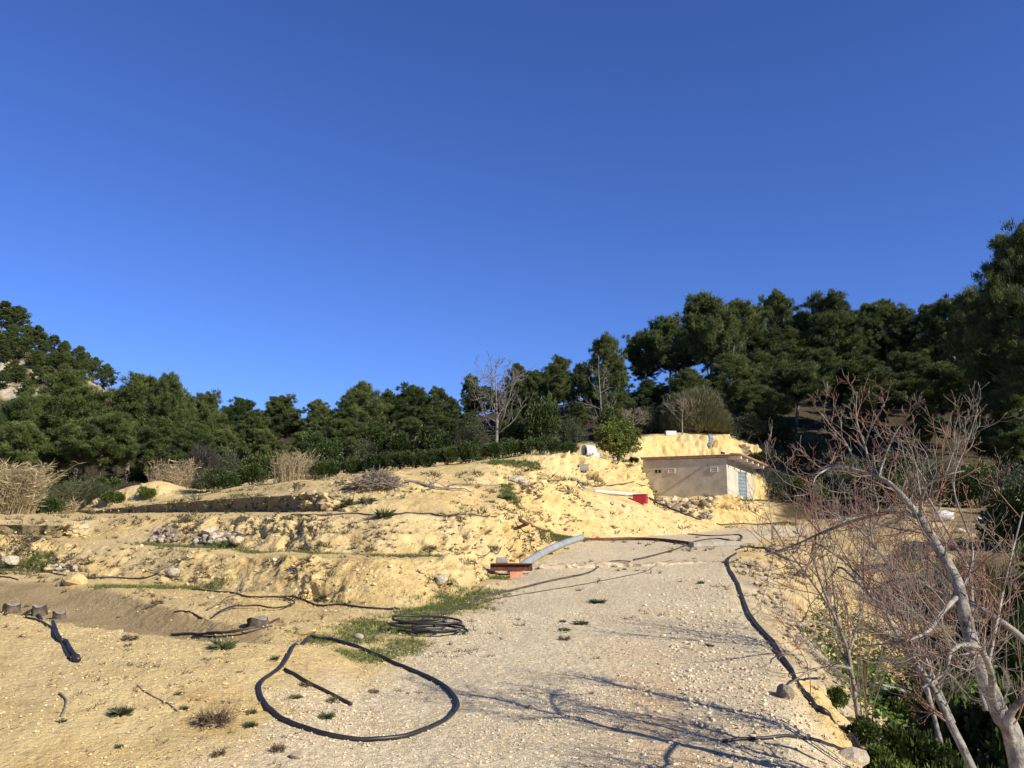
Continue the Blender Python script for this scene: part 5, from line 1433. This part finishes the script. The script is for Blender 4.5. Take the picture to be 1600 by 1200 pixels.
# things dumped at the far right
q = PD(1477, 800, 28)
bag = make_mesh('rubbish_bag', np.concatenate([np.array([v.co[:] for v in STONES[2].vertices])]) , [np.array([list(p.vertices) for p in STONES[2].polygons])], True)
V = np.array([v.co[:] for v in bag.vertices]); V *= (1 + .35 * perlin(V * 3.2))[:, None]
bag.vertices.foreach_set('co', V.astype(np.float32).ravel())
o = link('rubbish_bag', bag, M['whiteplastic']); o.scale = (.42, .3, .32); o.location = q + Vector((0, 0, .2))
tag(o, 'crumpled white sack on the dumping place at right', 'sack')
def bucket(u, v, D, lab):
    q = PD(u, v, D)
    e = empty('bucket', q)
    mb = MB(); mb.tube([(0, 0, 0), (0, 0, .02), (0, 0, .2), (0, 0, .40)], [.14, .15, .17, .185], 16); mb.build('body', M['drum'], e)
    mb = MB(); mb.tube([(0, 0, .385), (0, 0, .42)], .2, 16); mb.build('rim', M['drum'], e)
    return tag(e, lab, 'bucket')
bucket(1541, 790, 27, 'grey green bucket at the dumping place, left one')
bucket(1561, 790, 27, 'grey green bucket at the dumping place, right one')
for (u, v, D, s, m, lab) in ((1528, 790, 27.5, .2, 'stone', 'white lump left of the grey buckets'), (1512, 808, 24, .26, 'yellowstone', 'yellow boulder below the white sack'),
                             (1500, 803, 25, .2, 'stone', 'pale stone right of the white sack'), (1452, 800, 26, .22, 'yellowstone', 'pale yellow stone left of the white sack'), (1545, 800, 24, .3, 'yellowstone', 'flat ochre rock under the grey buckets')):
    tag(stone(PD(u, v, D), s, M[m], None, 'rock'), lab, 'rock')

# ------------------------------------------------------------------ scattered stuff
def scatter_solids(name, label, idxw, n, smin, smax, power, mat, seed, base, sink=.25, flat=.75, kind='stuff', cat=None):
    g = np.random.default_rng(seed)
    w = idxw.ravel().astype(float); w /= w.sum()
    idx = g.choice(len(w), n, p=w)
    pos = VV[idx] + g.normal(size=(n, 3)) * np.array([.02, .02, 0]) * np.maximum(VV[idx][:, 1:2] * .1, .3)
    size = smin + (smax - smin) * g.uniform(0, 1, n) ** power
    bv, bf = base
    k = len(bv)
    a = g.uniform(0, 6.28, n); ca, sa_ = np.cos(a), np.sin(a)
    sc = size[:, None] * np.stack([g.uniform(.7, 1.3, n), g.uniform(.6, 1.1, n), flat * g.uniform(.6, 1.1, n)], 1)
    jit = 1 + g.normal(size=(n, k)) * .18
    L = bv[None] * jit[..., None] * sc[:, None]
    X = L[..., 0] * ca[:, None] - L[..., 1] * sa_[:, None]
    Y = L[..., 0] * sa_[:, None] + L[..., 1] * ca[:, None]
    W = np.stack([X, Y, L[..., 2]], -1) + pos[:, None] + np.array([0, 0, 1]) * (size * (.5 - sink))[:, None, None]
    Fc = (bf[None] + (np.arange(n) * k)[:, None, None]).reshape(-1, 3)
    me = make_mesh(name, W.reshape(-1, 3), [Fc], False, {'tint': np.repeat(g.uniform(0, 1, n), k)})
    o = link(name, me, mat)
    return tag(o, label, cat, kind=kind)
ICO_V = []
ph = (1 + 5 ** .5) / 2
for s1 in (-1, 1):
    for s2 in (-1, 1):
        ICO_V += [(0, s1, s2 * ph), (s1, s2 * ph, 0), (s2 * ph, 0, s1)]
ICO_V = unit(np.array(ICO_V, float))
ICO_F = []
for i in range(12):
    for j in range(i + 1, 12):
        for k in range(j + 1, 12):
            if all(abs(np.linalg.norm(ICO_V[a] - ICO_V[b]) - 1.0515) < .01 for a, b in ((i, j), (j, k), (i, k))):
                nrm = np.cross(ICO_V[j] - ICO_V[i], ICO_V[k] - ICO_V[i])
                ICO_F.append((i, j, k) if nrm @ ICO_V[i] > 0 else (i, k, j))
ICO_F = np.array(ICO_F)
OCT_V = np.array([(1, 0, 0), (-1, 0, 0), (0, 1, 0), (0, -1, 0), (0, 0, 1), (0, 0, -1)], float)
OCT_F = np.array([(0, 2, 4), (2, 1, 4), (1, 3, 4), (3, 0, 4), (2, 0, 5), (1, 2, 5), (3, 1, 5), (0, 3, 5)])

def tinted(name, stops, rough=.95):
    m, nt, p = new_mat(name)
    at = N(nt, 'ShaderNodeAttribute', attribute_name='tint')
    r = ramp(nt, at.outputs['Fac'], stops)
    nt.links.new(r.outputs[0], p.inputs['Base Color'])
    p.inputs['Roughness'].default_value = rough
    p.inputs['Specular IOR Level'].default_value = .15
    return m
M_CLOD = tinted('loose marl clods', [(0, (.36, .25, .11)), (.5, (.52, .385, .175)), (.9, (.62, .49, .26)), (1, (.66, .58, .42))])
M_GRAV = tinted('loose gravel', [(0, (.38, .30, .19)), (.3, (.53, .43, .28)), (.8, (.62, .515, .335)), (.97, (.64, .55, .385)), (1, (.5, .28, .17))])
area = np.maximum(GD, 1) ** 1.4
inview = (np.abs(GX / np.maximum(GD, .5)) < .72) & (GD > 2.6)
clodw = inview * (GD < 45) * (.12 + face) * (1 - road) * (1 - .8 * damp) * (1 - forest) * (1 - .7 * grass) * (.15 + np.clip(perlin(P0 * .8 + 2) + .25, 0, 1)) * GD
scatter_solids('soil_clods', 'loose clods of ochre earth on the terrace faces', clodw * sstep(9, 13, GD), 8000, .008, .05, 3.2, M_CLOD, 1, (ICO_V, ICO_F), .45)
nearw = inview * (GD < 14) * (1 - road) * (1 - .8 * damp) * (1 - forest) * GD * (.2 + np.clip(perlin(P0 * 1.1 + 12) + .3, 0, 1))
scatter_solids('soil_crumbs', 'small crumbs and pebbles on the sandy front bank', nearw, 16000, .003, .016, 3.0, M_CLOD, 2, (OCT_V, OCT_F))
lat = (GX - np.interp(Yc, rl_y, rl_x)) / np.maximum(np.interp(Yc, rr_y, rr_x) - np.interp(Yc, rl_y, rl_x), .5)
ruts = np.exp(-((lat - .30) / .09) ** 2) + np.exp(-((lat - .70) / .09) ** 2)
gravw = inview * (road > .35) * (GD < 24) * np.maximum(GD, 0) * (1 - .75 * np.clip(ruts, 0, 1)) * (.1 + np.clip(perlin(P0 * .7 + 8) * 1.3 + .35, 0, 1))
scatter_solids('road_gravel', 'loose pale gravel stones covering the track', gravw, 36000, .004, .017, 2.6, M_GRAV, 3, (OCT_V, OCT_F), .35, .6)
edgew = inview * (road > .2) * (GD < 16) * GD * np.exp(-((GX - np.interp(Yc, rr_y, rr_x) + .75) / .6) ** 2)
scatter_solids('edge_stones', 'coarser broken stones along the right side of the track', edgew, 3000, .007, .030, 2.6, M_GRAV, 4, (ICO_V, ICO_F), .35, .65)

# grass
gw = (inview * grass * (GD < 42) * np.maximum(GD, 0)).ravel(); gw /= gw.sum()
idx = RNG.choice(len(gw), 15000, p=gw)
B = VV[idx] + RNG.normal(size=(len(idx), 3)) * np.array([.05, .05, .003]) - np.array([0, 0, .01])
mb = MB()
sc = np.clip(VV[idx][:, 1] / 12, .8, 2.0)[:, None]
tufts(mb, B, np.array([[0, 0, 1.0]]) + RNG.normal(size=(len(idx), 3)) * .3, .052 * sc, .0042 * sc, 4, np.clip(RNG.normal(size=len(idx)) * .2 + .45, 0, .82), .45)
tag(mb.build('grass', M['grass'], None, False), 'short green grass in strips along the terraces and beside the track', kind='stuff')

# weeds
def weed_mesh(seed, n=60, r=.5, dry=False, flat=.5):
    g = np.random.default_rng(seed)
    mb = MB()
    a = g.uniform(0, 6.28, n)
    d = unit(np.stack([np.cos(a), np.sin(a), g.uniform(.1, 1.5, n) * flat], 1))
    B = d * g.uniform(0, r * .5, n)[:, None] * np.array([1, 1, .5])
    if dry:
        for k in range(18):
            j = g.integers(0, n)
            mb.tube([(0, 0, 0), tuple(d[j] * .4), tuple(d[j] * .8 + g.normal(size=3) * .1)], [.012, .009, .005], 3, False, .3)
        tufts(mb, B + d * .3, d, .35, .02, 3, np.clip(g.normal(size=n) * .2 + .4, 0, .82), .6)
    else:
        leaves(mb, B, d, .5, .05, np.clip(g.normal(size=n) * .2 + .4, 0, .82), .1)
        tufts(mb, B, d + np.array([0, 0, .4]), .4, .025, 2, .4, .5)
    return mb.mesh('weed', False)
WG = [weed_mesh(1), weed_mesh(2, 40), weed_mesh(3, 90, .6, flat=.35)]
WD = [weed_mesh(4, 70, .5, True, .7), weed_mesh(5, 100, .6, True, .5)]
for m_ in WG: m_.materials.append(M['weed'])
for m_ in WD: m_.materials.append(M['dryweed'])
def weed(u, v, wpx, lab, dry=False):
    q = P(u, v)
    o = link('weed', random.choice(WD if dry else WG), None, None, q)
    s = wpx * .5 * q.y / F / .62
    o.scale = (s * random.uniform(.75, 1.1), s * random.uniform(.6, 1.0), s * random.uniform(.8, 1.4)); o.rotation_euler = (0, 0, random.uniform(0, 6))
    return tag(o, lab, 'weed')
WEEDS = [(190, 1115, 42, 'dark green sprawling weed on the front bank', 0), (96, 1128, 20, 'small green rosette below the curved stick', 0), (186, 1168, 18, 'small weed below the dark sprawling one', 0),
         (280, 1085, 18, 'single green rosette right of the thin stick', 0), (335, 1132, 62, 'broad grey dry weed on the front bank left of the hose loop', 1), (288, 1108, 18, 'dark weed left of the broad dry one', 0),
         (390, 1135, 26, 'green weed just left of the hose loop', 0), (392, 1115, 24, 'grey green weed touching the outside of the hose loop', 0), (203, 1000, 26, 'dry tuft on the front bank below the trench', 1), (200, 1010, 12, 'little dark tuft under the dry one', 1),
         (348, 1013, 50, 'low green patch of weed on the crest of the front bank', 0), (478, 1072, 18, 'dark weed beside the rod inside the loop', 1), (520, 1098, 22, 'dark weed at the end of the rod inside the loop', 1), (463, 1090, 22, 'green weed inside the loop left of the rod end', 0),
         (510, 1122, 40, 'wide pale green weed low inside the loop', 0), (584, 1082, 16, 'lone dark weed in the right half of the loop', 1), (430, 1030, 20, 'green weed just outside the top of the loop', 0), (435, 1174, 26, 'dark dry weed below the hose loop', 1),
         (342, 1180, 20, 'purple brown dry weed at the lower edge', 1), (882, 1000, 18, 'dark dry weed in the middle of the track', 1), (882, 985, 18, 'green weed on the track above the dark one', 0), (908, 975, 24, 'upright green weed on the track', 0), (880, 972, 14, 'small weed on the track left of the upright one', 0),
         (932, 942, 30, 'thin green weed on the track before the branch shadows', 0), (1108, 1010, 20, 'grey green weed on the right of the track', 0), (1095, 912, 16, 'small weed at the right of the upper track', 0), (702, 913, 16, 'weed right of the bright white stone', 0), (860, 866, 10, 'tiny weed against the grey pipe', 0),
         (505, 935, 30, 'bushy green weed at the end of the drip line', 0), (600, 808, 40, 'green tuft on the lip of the second terrace', 0), (575, 785, 36, 'dark green weed in the hollow of the third terrace', 0), (545, 790, 40, 'dark bushy weed right of the stones at the dark wall', 0), (770, 860, 22, 'dry dark weed on the rounded end of the terrace', 1), (672, 862, 26, 'dry bush on the grass strip of the first terrace', 1),
         (790, 780, 30, 'green weed left of the mound', 0), (355, 850, 26, 'green weed among the dark stones', 0), (245, 945, 22, 'dry purple tuft behind the trench', 1), (185, 965, 8, 'tiny sprout in the trench', 0)]
for u, v, w, lab, dry in WEEDS:
    weed(u, v, w, lab, bool(dry))
# countless little sprouts and dry roots
mb = MB()
sw = inview * (GD < 30) * (.25 + face) * (1 - .75 * road) * (1 - forest) * (1 - .8 * damp) * GD * np.clip(perlin(P0 * .9 + 44) + .08, 0, 1)
sw = sw.ravel(); sw = sw / sw.sum()
idx = RNG.choice(len(sw), 2600, p=sw)
for rep in range(7):
    B = VV[idx] + RNG.normal(size=(len(idx), 3)) * np.array([.02, .02, .004])
    tufts(mb, B, RNG.normal(size=(len(idx), 3)) * np.array([1, 1, .4]) + np.array([0, 0, .5]), .055 * np.clip(VV[idx][:, 1:2] / 10, .6, 2), .005 * np.clip(VV[idx][:, 1:2] / 10, .6, 2), 2, np.clip(RNG.normal(size=len(idx)) * .25 + .35, 0, .82), .6)
tag(mb.build('dry_sprouts', M['dryweed'], None, False), 'scattered dry sprouts and roots on the bare soil', kind='stuff')

# dry grass clumps and scrubby roots on the terrace faces, too many and too small to count
mb = MB()
sw = inview * (GD > 12) * (GD < 46) * (.2 + face) * (1 - road) * (1 - forest) * (1 - .8 * damp) * (1 - .85 * mound) * np.maximum(GD, 0) ** 1.1 * np.clip(perlin(P0 * .55 + 21) * 1.5 + .02, 0, 1)
sw = np.nan_to_num(sw).ravel(); sw = sw / sw.sum()
idx = RNG.choice(len(sw), 750, p=sw)
big_ = np.repeat(idx, 16)
rad_ = np.repeat(RNG.uniform(.05, .17, len(idx)) * np.clip(VV[idx][:, 1] / 24, .7, 1.5), 16)
off = RNG.normal(size=(len(big_), 3)) * np.array([1, 1, .3]) * rad_[:, None] * .6
off[:, 2] = np.abs(off[:, 2])
tn = np.repeat(np.clip(RNG.normal(size=len(idx)) * .25 + .35, 0, .82), 16)
tufts(mb, VV[big_] + off, off * 5 + np.array([0, 0, .6]), rad_[:, None] * .9, rad_[:, None] * .075, 2, tn, .6)
tag(mb.build('terrace_scrub', M['terrscrub'], None, False), 'low dry tufts and roots dotted over the terrace faces', kind='stuff')
